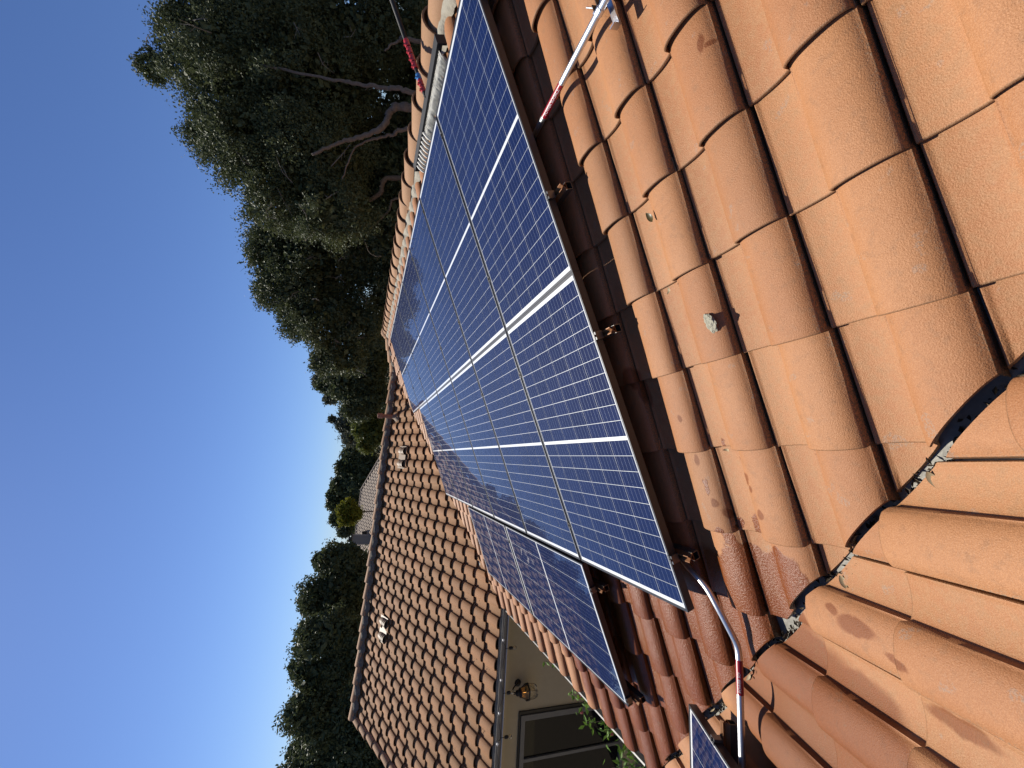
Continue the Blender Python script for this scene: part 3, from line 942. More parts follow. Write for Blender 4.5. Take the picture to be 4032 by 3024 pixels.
# ------------------------------------------------------------------ conduits
def text_on_tube(txt, axis_o, d, out, r, size, mat, parent, name='label_text'):
    cu = bpy.data.curves.new(name, 'FONT')
    cu.body = txt; cu.size = size; cu.align_x = 'CENTER'; cu.align_y = 'CENTER'; cu.resolution_u = 3
    tmp = bpy.data.objects.new('tmp_text', cu); C.objects.link(tmp)
    dg = bpy.context.evaluated_depsgraph_get()
    me = bpy.data.meshes.new_from_object(tmp.evaluated_get(dg))
    bpy.data.objects.remove(tmp)
    bm = bmesh.new(); bm.from_mesh(me)
    bmesh.ops.subdivide_edges(bm, edges=bm.edges[:], cuts=1)
    d = Vector(d).normalized(); out = Vector(out); out = (out - d * out.dot(d)).normalized(); up = out.cross(d)
    for v in bm.verts:
        th = v.co.y / r
        v.co = Vector(axis_o) + d * v.co.x + (out * math.cos(th) + up * math.sin(th)) * (r + 0.0012)
    bm.to_mesh(me); bm.free()
    me.materials.clear(); me.materials.append(mat)
    me.name = name
    return obj(name, me, None, parent)

CR = 0.0138
c1 = thing('conduit', 'straight silver conduit with red power source label running out from under the array', 'conduit', roof_pt(2.432, -1.2, -0.09))
p0, p1 = Vector(roof_pt(2.432, -1.6, -0.080)), Vector(roof_pt(2.432, 0.9, -0.080))
b = MB(); b.tube([p0, p0.lerp(p1, 0.5), p1], CR, 20); b.build('pipe', M_EMT, c1, smooth=True)
la, lb = Vector(roof_pt(2.432, -0.262, -0.080)), Vector(roof_pt(2.432, -0.075, -0.080))
b = MB(); b.tube([la, lb], CR + 0.0005, 20, False); b.build('label', M_LABEL, c1, smooth=True)
view = (Vector(cam.location) - la).normalized()
text_on_tube('POWER SOURCE', la.lerp(lb, 0.5), (0, -1, 0), view, CR, 0.0195, M_WHITE, c1)
# strap where the conduit is held to a tile
sp = Vector(roof_pt(2.432, -0.575, -0.080))
st = thing('conduit_strap', 'small steel strap and strut clamp holding the straight conduit to a tile', 'clamp', tuple(sp - Vector((0, 0, 0.05))))
b = MB(); b.tube([sp + Vector((0, -0.012, 0)), sp + Vector((0, 0.012, 0))], CR + 0.003, 16, True); b.build('strap_band', M_ALU, st, smooth=False)
PS = PANEL @ Matrix.Translation((2.432, -0.575, -0.080))
b = MB()
b.box((0.010, -0.012, -0.022), (0.034, -0.009, 0.016), PS); b.box((0.010, 0.009, -0.022), (0.034, 0.012, 0.016), PS); b.box((0.014, -0.004, -0.020), (0.022, 0.020, -0.012), PS)
b.build('strap_ear', M_DARKM, st)
b = MB(); b.tube([PS @ Vector((0.022, -0.03, 0.0)), PS @ Vector((0.022, 0.03, 0.0))], 0.004, 8); b.tube([PS @ Vector((0.028, 0.015, 0.0)), PS @ Vector((0.058, 0.04, 0.012))], 0.003, 8); b.build('bolt', M_ALU, st)
b = MB(); b.box((-0.075, -0.028, -0.050), (-0.020, -0.002, -0.040), PS); b.box((-0.078, -0.028, -0.050), (-0.074, -0.002, -0.015), PS); b.box((-0.020, -0.028, -0.05), (0.04, -0.002, -0.0415), PS); b.build('strut_bracket', M_ALU, st)

c2 = thing('conduit', 'curved silver conduit with red label bending out over the valley', 'conduit', (0.0, -0.13, -0.2))
pts = [(0.262, 0.14, -0.035), (0.196, 0.031, -0.027), (0.135, -0.075, -0.030), (0.06, -0.120, -0.052), (-0.03, -0.138, -0.098), (-0.095, -0.137, -0.136), (-0.165, -0.134, -0.146), (-0.30, -0.130, -0.147), (-0.55, -0.124, -0.147), (-1.5, -0.10, -0.147)]
sp2 = spline(pts, 9)
b = MB(); b.tube(sp2, CR, 20); b.build('pipe', M_EMT, c2, smooth=True)
la, lb = Vector((-0.150, -0.1345, -0.1452)), Vector((-0.285, -0.1303, -0.147))
b = MB(); b.tube([la, lb], CR + 0.0007, 20, False); b.build('label', M_LABEL, c2, smooth=True)
text_on_tube('POWER SOURCE', la.lerp(lb, 0.5), (1, 0.0, 0), (Vector(cam.location) - la) + Vector((0, -0.2, 0.4)), CR, 0.0150, M_WHITE, c2)

# ------------------------------------------------------------------ cleaning brush and pole
br = thing('cleaning_brush', 'long black brush head with white bristles at the top edge of the panels', 'brush', roof_pt(3.47, 1.15, -0.05))
BP = PANEL @ Matrix.Translation((3.490, 0.0, 0.022))
b = MB()
b.box((-0.030, 0.55, 0.004), (0.030, 1.76, 0.012), BP); b.box((0.022, 0.55, -0.05), (0.030, 1.76, 0.0035), BP); b.box((-0.030, 0.55, -0.022), (-0.024, 1.76, 0.0035), BP)
b.box((-0.032, 0.535, -0.052), (0.032, 0.549, 0.013), BP); b.box((-0.032, 1.761, -0.052), (0.032, 1.772, 0.013), BP)
b.build('brush_bar', M_BLACK, br)
rb = random.Random(21)
def tuft(y, w, n, ln, rad, curl):
    b = MB()
    for i in range(n):
        yy = y + rb.uniform(-w, w)
        x = rb.uniform(-0.018, 0.016); z = -0.004
        tip = (x - ln * rb.uniform(0.72, 0.9), yy + curl + rb.uniform(-0.006, 0.006), z - ln * rb.uniform(0.45, 0.6))
        mid_ = ((x + tip[0]) / 2 - 0.006, yy + curl * 0.25, z - ln * 0.12)
        b.tube([BP @ Vector((x, yy, z)), BP @ Vector(mid_), BP @ Vector(tip)], [rad, rad * 1.05, rad * 0.8], 5)
    return b
for i in range(22):
    y = 0.60 + i * 0.031
    tuft(y, 0.016, 34, 0.105, 0.0017, 0.030 + 0.012 * math.sin(i * 1.3)).build('bristle_tuft', M_BRISTLE, br, smooth=True)
for i in range(9):
    y = 1.295 + i * 0.050
    b = MB()
    b.tube(spline([BP @ Vector((0.005, y, 0.0)), BP @ Vector((-0.035, y + 0.003, -0.008)), BP @ Vector((-0.075, y + 0.010, -0.035)), BP @ Vector((-0.090, y + 0.018, -0.075))], 4), 0.0125, 10)
    b.build('bristle_tuft', M_BRISTLE, br, smooth=True)
pole = thing('telescopic_pole', 'black carbon pole wrapped in red and blue tape rising from the brush', 'pole', (3.25, 1.0, 1.36))
def pp(x, dy=0, dz=0): return Vector((x, 1.0 + dy, 1.372 + 0.44 * (x - 3.22) + dz))
b = MB(); b.tube([pp(3.215), pp(3.65)], 0.013, 14); b.tube([pp(3.6501), pp(4.3), pp(7.0)], [0.017, 0.019, 0.022], 14); b.build('pole_shaft', M_BLACK, pole, smooth=True)
b = MB(); b.tube([pp(3.20, 0, -0.02), pp(3.24)], 0.016, 12); b.build('pole_joint', M_DARKM, pole)
for x0, x1, m in ((3.262, 3.300, M_RED), (3.306, 3.350, M_RED), (3.354, 3.394, M_BLUE), (3.436, 3.480, M_RED), (3.488, 3.535, M_RED), (3.543, 3.590, M_RED), (3.598, 3.652, M_RED)):
    b = MB()
    n = 7
    ps = [pp(x0 + (x1 - x0) * i / (n - 1)) for i in range(n)]
    b.tube(ps, [0.0175 + (0.0022 if i % 2 else 0) + 0.004 * (x0 - 3.26) for i in range(n)], 12)
    b.build('tape_wrap', m, pole, smooth=False)
    b = MB(); b.box((x0, 1.0 - 0.012, 0), (x0 + 0.012, 1.0 + 0.004, 0.034), Matrix.Translation((0, 0, 1.372 + 0.44 * (x0 - 3.22)))); b.build('tape_tab', m, pole)

# ------------------------------------------------------------------ lantern and string lights on the far wall
lx, ly = -2.94, WALL_Y - 0.20
lan = thing('wall_lantern', 'bronze wall lantern with curved glass body hanging on the stucco wall', 'lantern', (lx, ly, -1.55))
LM = Matrix.Translation((lx, ly, 0))
M_AMBER = NT('amber_glass').put(color=(0.75, 0.45, 0.16), rough=0.15, trans=0.75, ior=1.3)
M_CLEAR = NT('clear_glass').put(color=(0.80, 0.72, 0.55), rough=0.12, trans=0.88, ior=1.2)
b = MB(); b.lathe([(0.0, -1.165), (0.012, -1.175), (0.018, -1.19), (0.010, -1.20), (0.035, -1.215), (0.045, -1.235), (0.040, -1.255), (0.060, -1.27), (0.070, -1.29)], LM, 16)
b.build('lantern_cap', M_DARKM, lan, smooth=True)
b = MB(); b.lathe([(0.068, -1.291), (0.075, -1.32), (0.095, -1.36), (0.122, -1.392)], LM, 6); b.build('lantern_shade', M_AMBER, lan)
b = MB(); b.lathe([(0.128, -1.385), (0.135, -1.393), (0.135, -1.412), (0.122, -1.418), (0.118, -1.40)], LM, 6); b.build('lantern_band', M_DARKM, lan)
b = MB(); b.lathe([(0.118, -1.419), (0.118, -1.46), (0.108, -1.51), (0.085, -1.55), (0.055, -1.570), (0.0, -1.572)], LM, 6); b.build('lantern_glass', M_CLEAR, lan)
b = MB()
for k in range(6):
    t = 2 * math.pi * k / 6
    c, s_ = math.cos(t), math.sin(t)
    b.tube([(lx + r * c, ly + r * s_, z) for r, z in ((0.070, -1.29), (0.077, -1.32), (0.097, -1.36), (0.124, -1.392))], 0.004, 5)
    b.tube([(lx + r * c, ly + r * s_, z) for r, z in ((0.120, -1.419), (0.120, -1.46), (0.110, -1.51), (0.087, -1.55), (0.056, -1.572))], 0.003, 5)
b.build('lantern_rib', M_DARKM, lan)
b = MB(); b.tube(spline([(lx, ly, -1.20), (lx + 0.03, ly + 0.04, -1.17), (lx + 0.05, ly + 0.10, -1.22), (lx + 0.05, ly + 0.17, -1.30)], 5), 0.011, 8); b.lathe([(0.0, 0.0), (0.055, 0.0), (0.05, 0.018), (0.0, 0.02)], Matrix.Translation((lx + 0.05, WALL_Y - 0.002, -1.31)) @ Matrix.Rotation(math.pi / 2, 4, 'X'), 14); b.build('lantern_arm', M_DARKM, lan, smooth=True)
M_BULB = NT('lamp_bulb').put(color=(1, 0.7, 0.35), emit=(1.0, 0.55, 0.18), emit_s=2.0)
b = MB(); b.lathe([(0.0, -1.33), (0.015, -1.335), (0.020, -1.36), (0.014, -1.39), (0.0, -1.395)], LM, 10); b.build('bulb', M_BULB, lan, smooth=True)
b = MB()
for dx in (-0.025, 0.0, 0.025): b.tube([(lx + dx, ly, -1.42), (lx + dx, ly, -1.50)], 0.008, 8)
b.build('candle_sleeve', M_WHITE, lan)

stl = thing('string_light', 'black festoon cable with round sockets hung along the far gutter', 'string light', (-2.8, 4.84, -0.9))
GY = 4.845
knots = [(-1.60, -0.862), (-2.04, -0.850), (-2.16, -0.885), (-2.59, -0.850), (-2.77, -0.893), (-3.03, -0.850), (-3.36, -0.888), (-3.43, -0.852), (-3.95, -0.890), (-4.5, -0.852), (-5.1, -0.88)]
b = MB(); b.tube(spline([(x, GY, z) for x, z in knots], 6), 0.0045, 6); b.build('cable', M_BLACK, stl, smooth=True)
for x in (-2.160, -2.772, -3.357, -3.95, -4.7):
    b = MB(); b.tube([(x, GY, -0.888), (x, GY, -0.955)], 0.004, 6); b.lathe([(0.006, -0.95), (0.022, -0.957), (0.024, -1.0), (0.012, -1.012)], Matrix.Translation((x, GY, 0)), 10); so = b.build('socket', M_BLACK, stl)
    b = MB(); b.lathe([(0.010, -1.008), (0.024, -1.025), (0.028, -1.045), (0.02, -1.065), (0.0, -1.072)], Matrix.Translation((x, GY, 0)), 10); b.build('bulb', M_CLEAR, stl, smooth=True)
for x in (-2.04, -2.59, -3.03, -3.43, -4.5):
    b = MB(); b.box((x - 0.010, GY - 0.008, -0.868), (x + 0.010, GY + 0.03, -0.838)); b.box((x - 0.022, GY - 0.006, -0.850), (x + 0.02, GY, -0.842)); b.build('cable_clip', M_WHITE, stl)

# ------------------------------------------------------------------ small things lying on the tiles
def lump():
    bm = bmesh.new()
    bmesh.ops.create_icosphere(bm, subdivisions=4, radius=1.0)
    r = random.Random(3)
    from mathutils import noise
    for v in bm.verts:
        n = noise.noise(v.co * 2.2) * 0.28 + noise.noise(v.co * 7) * 0.13
        v.co = v.co * (1 + n)
        v.co = Vector((v.co.x * 0.036, v.co.y * 0.030, v.co.z * 0.009))
    me = bpy.data.meshes.new('cement_lump'); bm.to_mesh(me); bm.free()
    me.materials.append(M_CEMENT)
    return me
tag(obj('cement_lump', lump(), PANEL @ Matrix.Translation((1.212, -0.530, -0.1275)) @ Matrix.Rotation(math.radians(8), 4, 'Z') @ Matrix.Rotation(math.radians(-17), 4, 'X')), 'rough grey lump of old mortar stuck on a tile barrel', 'mortar lump')

def leaf_mesh(mat, L=0.05, W=0.018, curl=0.35, name='dry_leaf'):
    V = []; F = []
    n = 6
    for i in range(n + 1):
        t = i / n
        w = W * math.sin(math.pi * min(1, t * 0.96 + 0.02)) ** 0.8
        z = curl * L * (t - 0.5) ** 2 * 2
        V += [(t * L, -w, z + w * 0.5), (t * L, 0, z), (t * L, w, z + w * 0.5)]
    for i in range(n):
        a = i * 3
        F += [(a, a + 3, a + 4, a + 1), (a + 1, a + 4, a + 5, a + 2)]
    return mesh_from(name, V, F, mat, True)
LEAFS = [leaf_mesh(M_LEAFDRY, 0.042, 0.011, 0.5), leaf_mesh(M_LEAFDRY, 0.032, 0.009, 0.9), leaf_mesh(M_LEAFDRY, 0.048, 0.007, 0.3)]
tag(obj('leaf', leaf_mesh(M_LEAFOLIVE, 0.05, 0.012, 0.4, 'leaf'), PANEL @ Matrix.Translation((1.715, -0.415, -0.138)) @ Matrix.Rotation(math.radians(200), 4, 'Z') @ Matrix.Rotation(math.radians(-15), 4, 'X')), 'single olive brown leaf lodged under a tile edge below the conduit', 'leaf')
tag(obj('leaf', leaf_mesh(M_LEAFDRY, 0.03, 0.007, 0.8, 'leaf'), PANEL @ Matrix.Translation((1.41, -0.395, -0.142)) @ Matrix.Rotation(math.radians(150), 4, 'Z')), 'small brown curled leaf at a tile joint below the olive leaf', 'leaf')
tag(obj('leaf', leaf_mesh(M_LEAFDRY, 0.03, 0.006, 0.8, 'leaf'), PANEL @ Matrix.Translation((0.72, -0.40, -0.155)) @ Matrix.Rotation(math.radians(80), 4, 'Z')), 'tiny dry leaf on the water-stained tile near the valley', 'leaf')
# litter in the valley: a few leaves of their own on a bed of dark debris
rl = random.Random(9)
def litter():
    V = []; F = []
    for i in range(750):
        x = -1.45 + 2.35 * rl.random()
        p = near_valley(x, -0.022) + Vector((rl.uniform(-0.025, 0.012), rl.uniform(-0.035, 0.012), rl.uniform(-0.012, 0.012)))
        M = Matrix.Translation(p) @ Matrix.Rotation(rl.uniform(0, 6.28), 4, 'Z') @ Matrix.Rotation(rl.uniform(-0.8, 0.8), 4, 'X')
        L = rl.uniform(0.008, 0.030); w = rl.uniform(0.0015, 0.006)
        b = len(V)
        V += [M @ Vector(q) for q in ((0, -w * .3, 0), (L * 0.5, -w, 0.004), (L, 0, 0), (L * 0.5, w, 0.005), (L * 0.5, 0, -0.004))]
        F += [(b, b + 1, b + 4), (b + 1, b + 2, b + 4), (b + 2, b + 3, b + 4), (b + 3, b, b + 4)]
    return mesh_from('leaf_litter', V, F, M_DEBRIS, False)
tag(obj('leaf_litter', litter()), 'dark leaf litter caught along the near valley between the tiles', 'debris', kind='stuff')
for i, x in enumerate((0.66, 0.50, 0.44, 0.33, 0.20, 0.17, -0.05, -0.10, -0.26, -0.34, -0.52, -0.60, -0.9)):
    p = near_valley(x, -0.012) + Vector((rl.uniform(-0.012, 0.012), rl.uniform(-0.028, 0.005), rl.uniform(0, 0.012)))
    o = obj('dry_leaf', LEAFS[i % 3], Matrix.Translation(p) @ Matrix.Rotation(rl.uniform(0, 6.28), 4, 'Z') @ Matrix.Rotation(rl.uniform(-0.7, 0.7), 4, 'X') @ Matrix.Rotation(rl.uniform(-0.5, 0.5), 4, 'Y'))
    tag(o, 'pale curled dry leaf caught in the valley between the two roofs', 'leaf', 'dry leaves in the valley')

def far_bits():
    V = []; F = []
    for i in range(150):
        k = rl.randrange(0, 13); a = TE * k - rl.uniform(0.005, 0.05)
        xw = rl.uniform(-4.9, 1.6)
        c = FAR @ Vector((a, -xw, 0.012 + rl.uniform(0, 0.01)))
        for q in range(rl.randrange(2, 6)):
            M = Matrix.Translation(c + Vector((rl.uniform(-0.025, 0.025), rl.uniform(-0.02, 0.02), rl.uniform(0, 0.012)))) @ Matrix.Rotation(rl.uniform(0, 6.28), 4, 'Z') @ Matrix.Rotation(rl.uniform(-0.9, 0.9), 4, 'X')
            L = rl.uniform(0.012, 0.04); w = rl.uniform(0.003, 0.009)
            b = len(V)
            V += [M @ Vector(p) for p in ((0, 0, 0), (L * 0.5, -w, 0.003), (L, 0, 0), (L * 0.5, w, 0.003))]
            F.append((b, b + 1, b + 2, b + 3))
    return mesh_from('leaf_debris', V, F, M_DEBRIS, False)
tag(obj('leaf_debris', far_bits()), 'small dark leaf bits caught at tile edges of the far roof', 'debris', kind='stuff')

# ------------------------------------------------------------------ vine hanging at the main eave
def leaf_quads(cent, size, rng, aspect=0.55, droop=0.0):
    n = len(cent)
    a = rng.normal(size=(n, 3)); a[:, 2] -= droop; a /= np.linalg.norm(a, axis=1)[:, None]
    b = rng.normal(size=(n, 3)); b -= a * (a * b).sum(1)[:, None]; b /= np.linalg.norm(b, axis=1)[:, None]
    s = size * rng.uniform(0.65, 1.35, n)[:, None]
    tip = cent + a * s; bas = cent - a * s
    nrm = np.cross(a, b)
    l = cent + b * s * aspect + nrm * s * 0.12; r = cent - b * s * aspect + nrm * s * 0.12
    V = np.stack([bas, l, tip, r], 1).reshape(-1, 3)
    Q = np.arange(4 * n).reshape(n, 4)
    return V, Q
vine = thing('vine', 'green flowering vine climbing along the eave above the dark window', 'vine', (-1.95, 2.3, -1.6))
rv = np.random.default_rng(4)
stems = [((-1.98, 2.95, -1.5), (-1.92, 2.99, -1.05)), ((-1.95, 2.75, -1.5), (-1.9, 2.82, -1.05)), ((-2.0, 2.5, -1.5), (-1.92, 2.52, -0.96)), ((-1.95, 2.3, -1.45), (-1.9, 2.33, -1.03)), ((-1.97, 2.12, -1.45), (-1.9, 2.13, -1.03)), ((-1.95, 1.98, -1.45), (-1.9, 1.98, -1.04)), ((-2.0, 1.9, -1.4), (-1.92, 1.90, -0.86)), ((-1.92, 1.8, -1.4), (-1.88, 1.80, -1.08)), ((-1.93, 3.75, -1.5), (-1.88, 3.72, -1.05))]
b = MB(); cs = []
for p, q in stems:
    p, q = Vector(p), Vector(q)
    b.tube([p, p.lerp(q, 0.5) + Vector((0.02, 0.015, 0)), q], [0.005, 0.004, 0.002], 5)
    for i in range(26):
        t = rv.uniform(0.35, 1.02)
        cs.append(np.array(p.lerp(q, t)) + rv.normal(size=3) * 0.035)
b.build('stem', M_TWIG, vine)
V, Q = leaf_quads(np.array(cs), 0.034, rv, 0.4, -0.2)
obj('foliage', mesh_quads('foliage', V, Q, M_VINE), None, vine)
for p in ((-1.93, 2.98, -1.16), (-1.9, 2.27, -1.1), (-1.94, 2.72, -1.02)):
    b = MB(); b.lathe([(0.0, 0.02), (0.012, 0.01), (0.014, -0.01), (0.0, -0.02)], Matrix.Translation(p), 7); b.build('flower', M_FLOWER, vine)

# ------------------------------------------------------------------ trees
def make_tree(name, label, blobs_, leaf, mat, trunks, per=900, seed=1, group='trees behind the roofs', spread=0.16, aspect=0.5, twigs=0, shell=0.55, cl=0.13):
    rng = np.random.default_rng(seed)
    base = trunks[0][0][0] if trunks else blobs_[0][:3]
    root = thing(name, label, 'tree', (base[0], base[1], base[2]), group)
    allc = []
    for (x, y, z, r) in blobs_:
        ncl = max(8, int(46 * min(3.0, r) ** 1.3))
        d = rng.normal(size=(ncl, 3)); d /= np.linalg.norm(d, axis=1)[:, None]
        rad = r * (shell + (1.0 - shell) * rng.uniform(0, 1, ncl) ** 0.6)
        cc = np.array([x, y, z]) + d * rad[:, None]
        nl = int(per * max(0.12, r) ** 2 / ncl) + 6
        sp = np.maximum(cl * r ** 0.5, 0.07)
        pts = cc[:, None, :] + rng.normal(size=(ncl, nl, 3)) * sp
        allc.append(pts.reshape(-1, 3))
        # a few sprigs that stick out
        ns = max(3, ncl // 5)
        d2 = rng.normal(size=(ns, 3)); d2 /= np.linalg.norm(d2, axis=1)[:, None]
        tt = rng.uniform(0.92, 1.15, (ns, 14, 1))
        allc.append((np.array([x, y, z]) + d2[:, None, :] * r * tt + rng.normal(size=(ns, 14, 3)) * 0.05 * r ** 0.5).reshape(-1, 3))
    cent = np.concatenate(allc)
    V, Q = leaf_quads(cent, leaf, rng, aspect)
    # larger inner sprays that close the heart of each bough
    inn = []
    for (x, y, z, r) in blobs_:
        n = int(700 * max(0.3, r) ** 2)
        d = rng.normal(size=(n, 3)); d /= np.linalg.norm(d, axis=1)[:, None]
        inn.append(np.array([x, y, z]) + d * r * (rng.uniform(0, 1, n) ** 0.5 * 0.88)[:, None])
    V2, Q2 = leaf_quads(np.concatenate(inn), leaf * 2.4, rng, 0.62)
    Q = np.concatenate([Q, Q2 + len(V)]); V = np.concatenate([V, V2])
    obj('crown', mesh_quads('crown', V, Q, mat), None, root)
    b = MB()
    for pts, r0, r1 in trunks:
        P = spline(pts, 9)
        rj = random.Random(seed)
        P = [p + Vector((rj.gauss(0, 0.012), rj.gauss(0, 0.012), rj.gauss(0, 0.012))) for p in P]
        b.tube(P, [(r0 + (r1 - r0) * i / (len(P) - 1)) * 0.55 * rj.uniform(0.85, 1.15) for i in range(len(P))], 9)
    if trunks: b.build('trunk', M_BARK, root, smooth=True)
    if twigs:
        b = MB()
        rr = random.Random(seed)
        for i in range(twigs):
            x, y, z, r = blobs_[rr.randrange(len(blobs_))]
            p = Vector((x, y, z)) + Vector((rr.gauss(0, 1), -abs(rr.gauss(0, 1)), rr.gauss(0, 0.7))).normalized() * r * 0.95
            q = p + Vector((rr.gauss(0, 0.35), rr.gauss(0, 0.3), rr.uniform(-0.5, 0.5)))
            m_ = p.lerp(q, 0.5) + Vector((rr.gauss(0, 0.06), 0, rr.gauss(0, 0.06)))
            b.tube([p, m_, q], [0.014, 0.01, 0.004], 5)
            for k in range(2):
                s_ = p.lerp(q, rr.uniform(0.3, 0.7))
                b.tube([s_, s_ + Vector((rr.gauss(0, 0.15), rr.gauss(0, 0.1), rr.gauss(0, 0.18)))], [0.007, 0.003], 4)
        tag(b.build('twig', M_TWIG, root), kind='stuff')
    return root
GZ = -3.4
OAK1 = [(16.5, 10.84, 6.64, 2.23), (14.24, 11.66, 7.63, 1.41), (13.04, 12.1, 8.19, 1.18), (12.52, 12.62, 9.42, 0.50), (13.92, 11.08, 5.76, 2.08), (11.96, 11.75, 6.55, 1.95), (12.22, 11.08, 4.71, 2.0), (10.59, 12.32, 7.3, 0.88), (10.1, 11.92, 5.86, 1.6), (10.05, 11.34, 4.17, 1.8), (14.06, 10.23, 3.38, 1.49), (8.53, 11.98, 5.11, 1.2), (8.34, 11.43, 3.4, 1.3), (12.9, 12.4, 3.4, 1.3), (11.3, 12.2, 5.0, 1.6), (14.6, 9.9, 2.2, 1.1)]
make_tree('oak_tree', 'tallest dark live oak with pale forked limbs behind the main ridge', OAK1, 0.042, M_OAK,
          [([(10.5, 8.7, GZ), (10.45, 8.72, 0.2), (10.40, 8.76, 1.57), (10.25, 8.93, 1.98), (9.85, 9.06, 2.1), (9.52, 9.3, 2.6), (9.31, 9.53, 3.16), (8.85, 9.8, 3.9)], 0.26, 0.06),
           ([(10.18, 9.0, 0.6), (9.90, 9.1, 1.65), (9.77, 9.18, 1.79), (9.65, 9.35, 2.2), (9.31, 9.64, 2.83), (8.41, 9.9, 3.06)], 0.12, 0.03),
           ([(10.5, 8.5, 0.4), (10.57, 8.39, 1.53), (10.62, 8.58, 2.13), (10.69, 8.85, 2.95), (10.81, 9.15, 3.89), (11.2, 9.8, 5.5)], 0.14, 0.05),
           ([(12.2, 8.0, -1.0), (11.76, 7.93, 1.56), (11.73, 8.07, 1.95), (11.42, 8.26, 2.31)], 0.12, 0.04)], per=7000, seed=31, twigs=55)
OAK2 = [(9.27, 16.33, 5.66, 1.5), (8.55, 16.73, 6.3, 0.98), (7.34, 16.78, 5.7, 1.08), (8.6, 15.93, 4.1, 1.9), (6.05, 16.74, 4.85, 0.88), (6.13, 16.28, 3.62, 1.5), (8.7, 15.35, 2.46, 1.3), (6.22, 15.76, 2.16, 1.2), (4.64, 16.34, 2.89, 0.92), (4.39, 16.7, 3.7, 0.6), (10.61, 14.96, 2.5, 1.3), (10.8, 15.8, 4.4, 1.5), (7.4, 16.4, 4.6, 1.4)]
make_tree('oak_tree', 'mid sized dark oak left of the tallest oak, behind the ridge end', OAK2, 0.050, M_OAK,
          [([(10.6, 11.9, GZ), (10.44, 11.99, 1.5), (9.81, 12.31, 2.13), (9.39, 12.59, 2.71), (8.85, 13.01, 3.58), (8.4, 14.2, 4.6)], 0.20, 0.05),
           ([(9.9, 12.1, 0.5), (9.68, 12.15, 1.59), (9.18, 12.32, 1.79), (8.4, 12.8, 2.5)], 0.10, 0.03),
           ([(7.4, 12.2, 1.8), (7.49, 12.27, 2.17), (8.0, 12.27, 2.48), (8.19, 12.32, 2.76)], 0.02, 0.012)], per=4600, seed=32, twigs=45)
make_tree('oak_tree', 'dense dark oak foliage low behind the main ridge caps', [(9.3, 13.6, 1.2, 1.5), (11.2, 13.2, 1.3, 1.6), (13.4, 12.8, 1.2, 1.6), (15.5, 12.0, 1.4, 1.7), (7.5, 15.2, 0.9, 1.3), (12.5, 14.5, 3.2, 1.8), (10.5, 14.5, 3.0, 1.6), (15.8, 13.6, 4.4, 2.0)], 0.06, M_OAK, [([(12, 14, GZ), (12, 14, 0)], 0.2, 0.15)], per=1500, seed=33)
make_tree('oak_tree', 'rounded green oak above the junction of the two ridges', [(4.7, 23.92, 3.02, 1.24), (4.62, 24.38, 4.31, 0.5), (5.57, 23.42, 2.08, 1.3), (3.39, 23.96, 2.34, 0.96), (4.24, 23.55, 1.66, 1.2), (6.6, 23.2, 1.9, 1.3)], 0.075, M_OAK, [([(4.6, 23.8, GZ), (4.6, 23.8, 2.4)], 0.2, 0.1)], per=1500, seed=34)
make_tree('eucalyptus_tree', 'small round topped tree peeping over the oak by the vent pipe', [(6.58, 35.23, 5.71, 0.78), (6.12, 35.12, 5.1, 0.7), (5.18, 35.21, 4.8, 0.62), (6.3, 35.2, 4.2, 0.9)], 0.09, M_GREY, [([(6.1, 35.2, GZ), (6.1, 35.2, 4.8)], 0.2, 0.06)], per=1400, seed=35)
make_tree('cypress_tree', 'feathery grey green tree with upright wisps above the vent pipe', [(3.36, 30.76, 3.0, 0.75), (2.82, 31.01, 3.5, 0.5), (2.04, 30.81, 2.63, 0.8), (3.13, 31.13, 4.15, 0.25), (2.45, 30.9, 3.3, 0.35), (2.9, 30.9, 1.9, 0.9)], 0.10, M_GREY, [([(2.7, 30.8, -2), (2.7, 30.8, 3.6)], 0.1, 0.03)], per=900, seed=36, aspect=0.22, cl=0.2)
make_tree('olive_tree', 'yellowish olive green bush directly above the vent pipe', [(2.33, 26.16, 1.83, 0.83), (1.32, 26.28, 1.57, 0.6), (3.38, 25.84, 1.54, 0.7), (2.2, 26.2, 1.0, 0.9)], 0.075, M_OLIVE, [([(2.3, 26.2, -2.5), (2.3, 26.2, 1.6)], 0.1, 0.05)], per=1500, seed=37)
make_tree('oak_tree', 'dark distant trees left of the feathery tree, beyond the far ridge', [(0.51, 46.15, 2.43, 1.51), (-0.78, 46.69, 3.23, 1.2), (-2.17, 46.43, 1.63, 1.76), (-0.17, 45.94, 1.4, 1.3)], 0.14, M_OAK, [([(-0.5, 46.2, -1), (-0.5, 46.2, 2.4)], 0.2, 0.1)], per=800, seed=38)
make_tree('oak_tree', 'dark distant tree rising behind the yellow green tree', [(-2.79, 47.28, 3.7, 1.11), (-4.55, 47.73, 3.97, 0.95), (-6.26, 47.94, 3.52, 0.85), (-3.82, 47.69, 4.29, 0.7), (-5.4, 47.8, 2.7, 1.5), (-3.2, 47.4, 2.2, 1.4), (-7.3, 48.0, 2.6, 0.9)], 0.14, M_OAK, [([(-4.5, 47.7, -1), (-4.5, 47.7, 3)], 0.2, 0.1)], per=800, seed=39)
make_tree('maple_tree', 'bright yellow green round tree beyond the grey neighbour roof', [(-3.54, 31.95, 2.50, 0.60), (-4.03, 31.91, 2.16, 0.55), (-3.02, 31.77, 2.25, 0.50), (-3.7, 31.9, 1.8, 0.6), (-3.3, 31.9, 2.75, 0.3), (-4.2, 31.9, 2.5, 0.3)], 0.08, M_YELLOW, [([(-3.5, 31.9, -2), (-3.5, 31.9, 2)], 0.12, 0.05)], per=1500, seed=40)
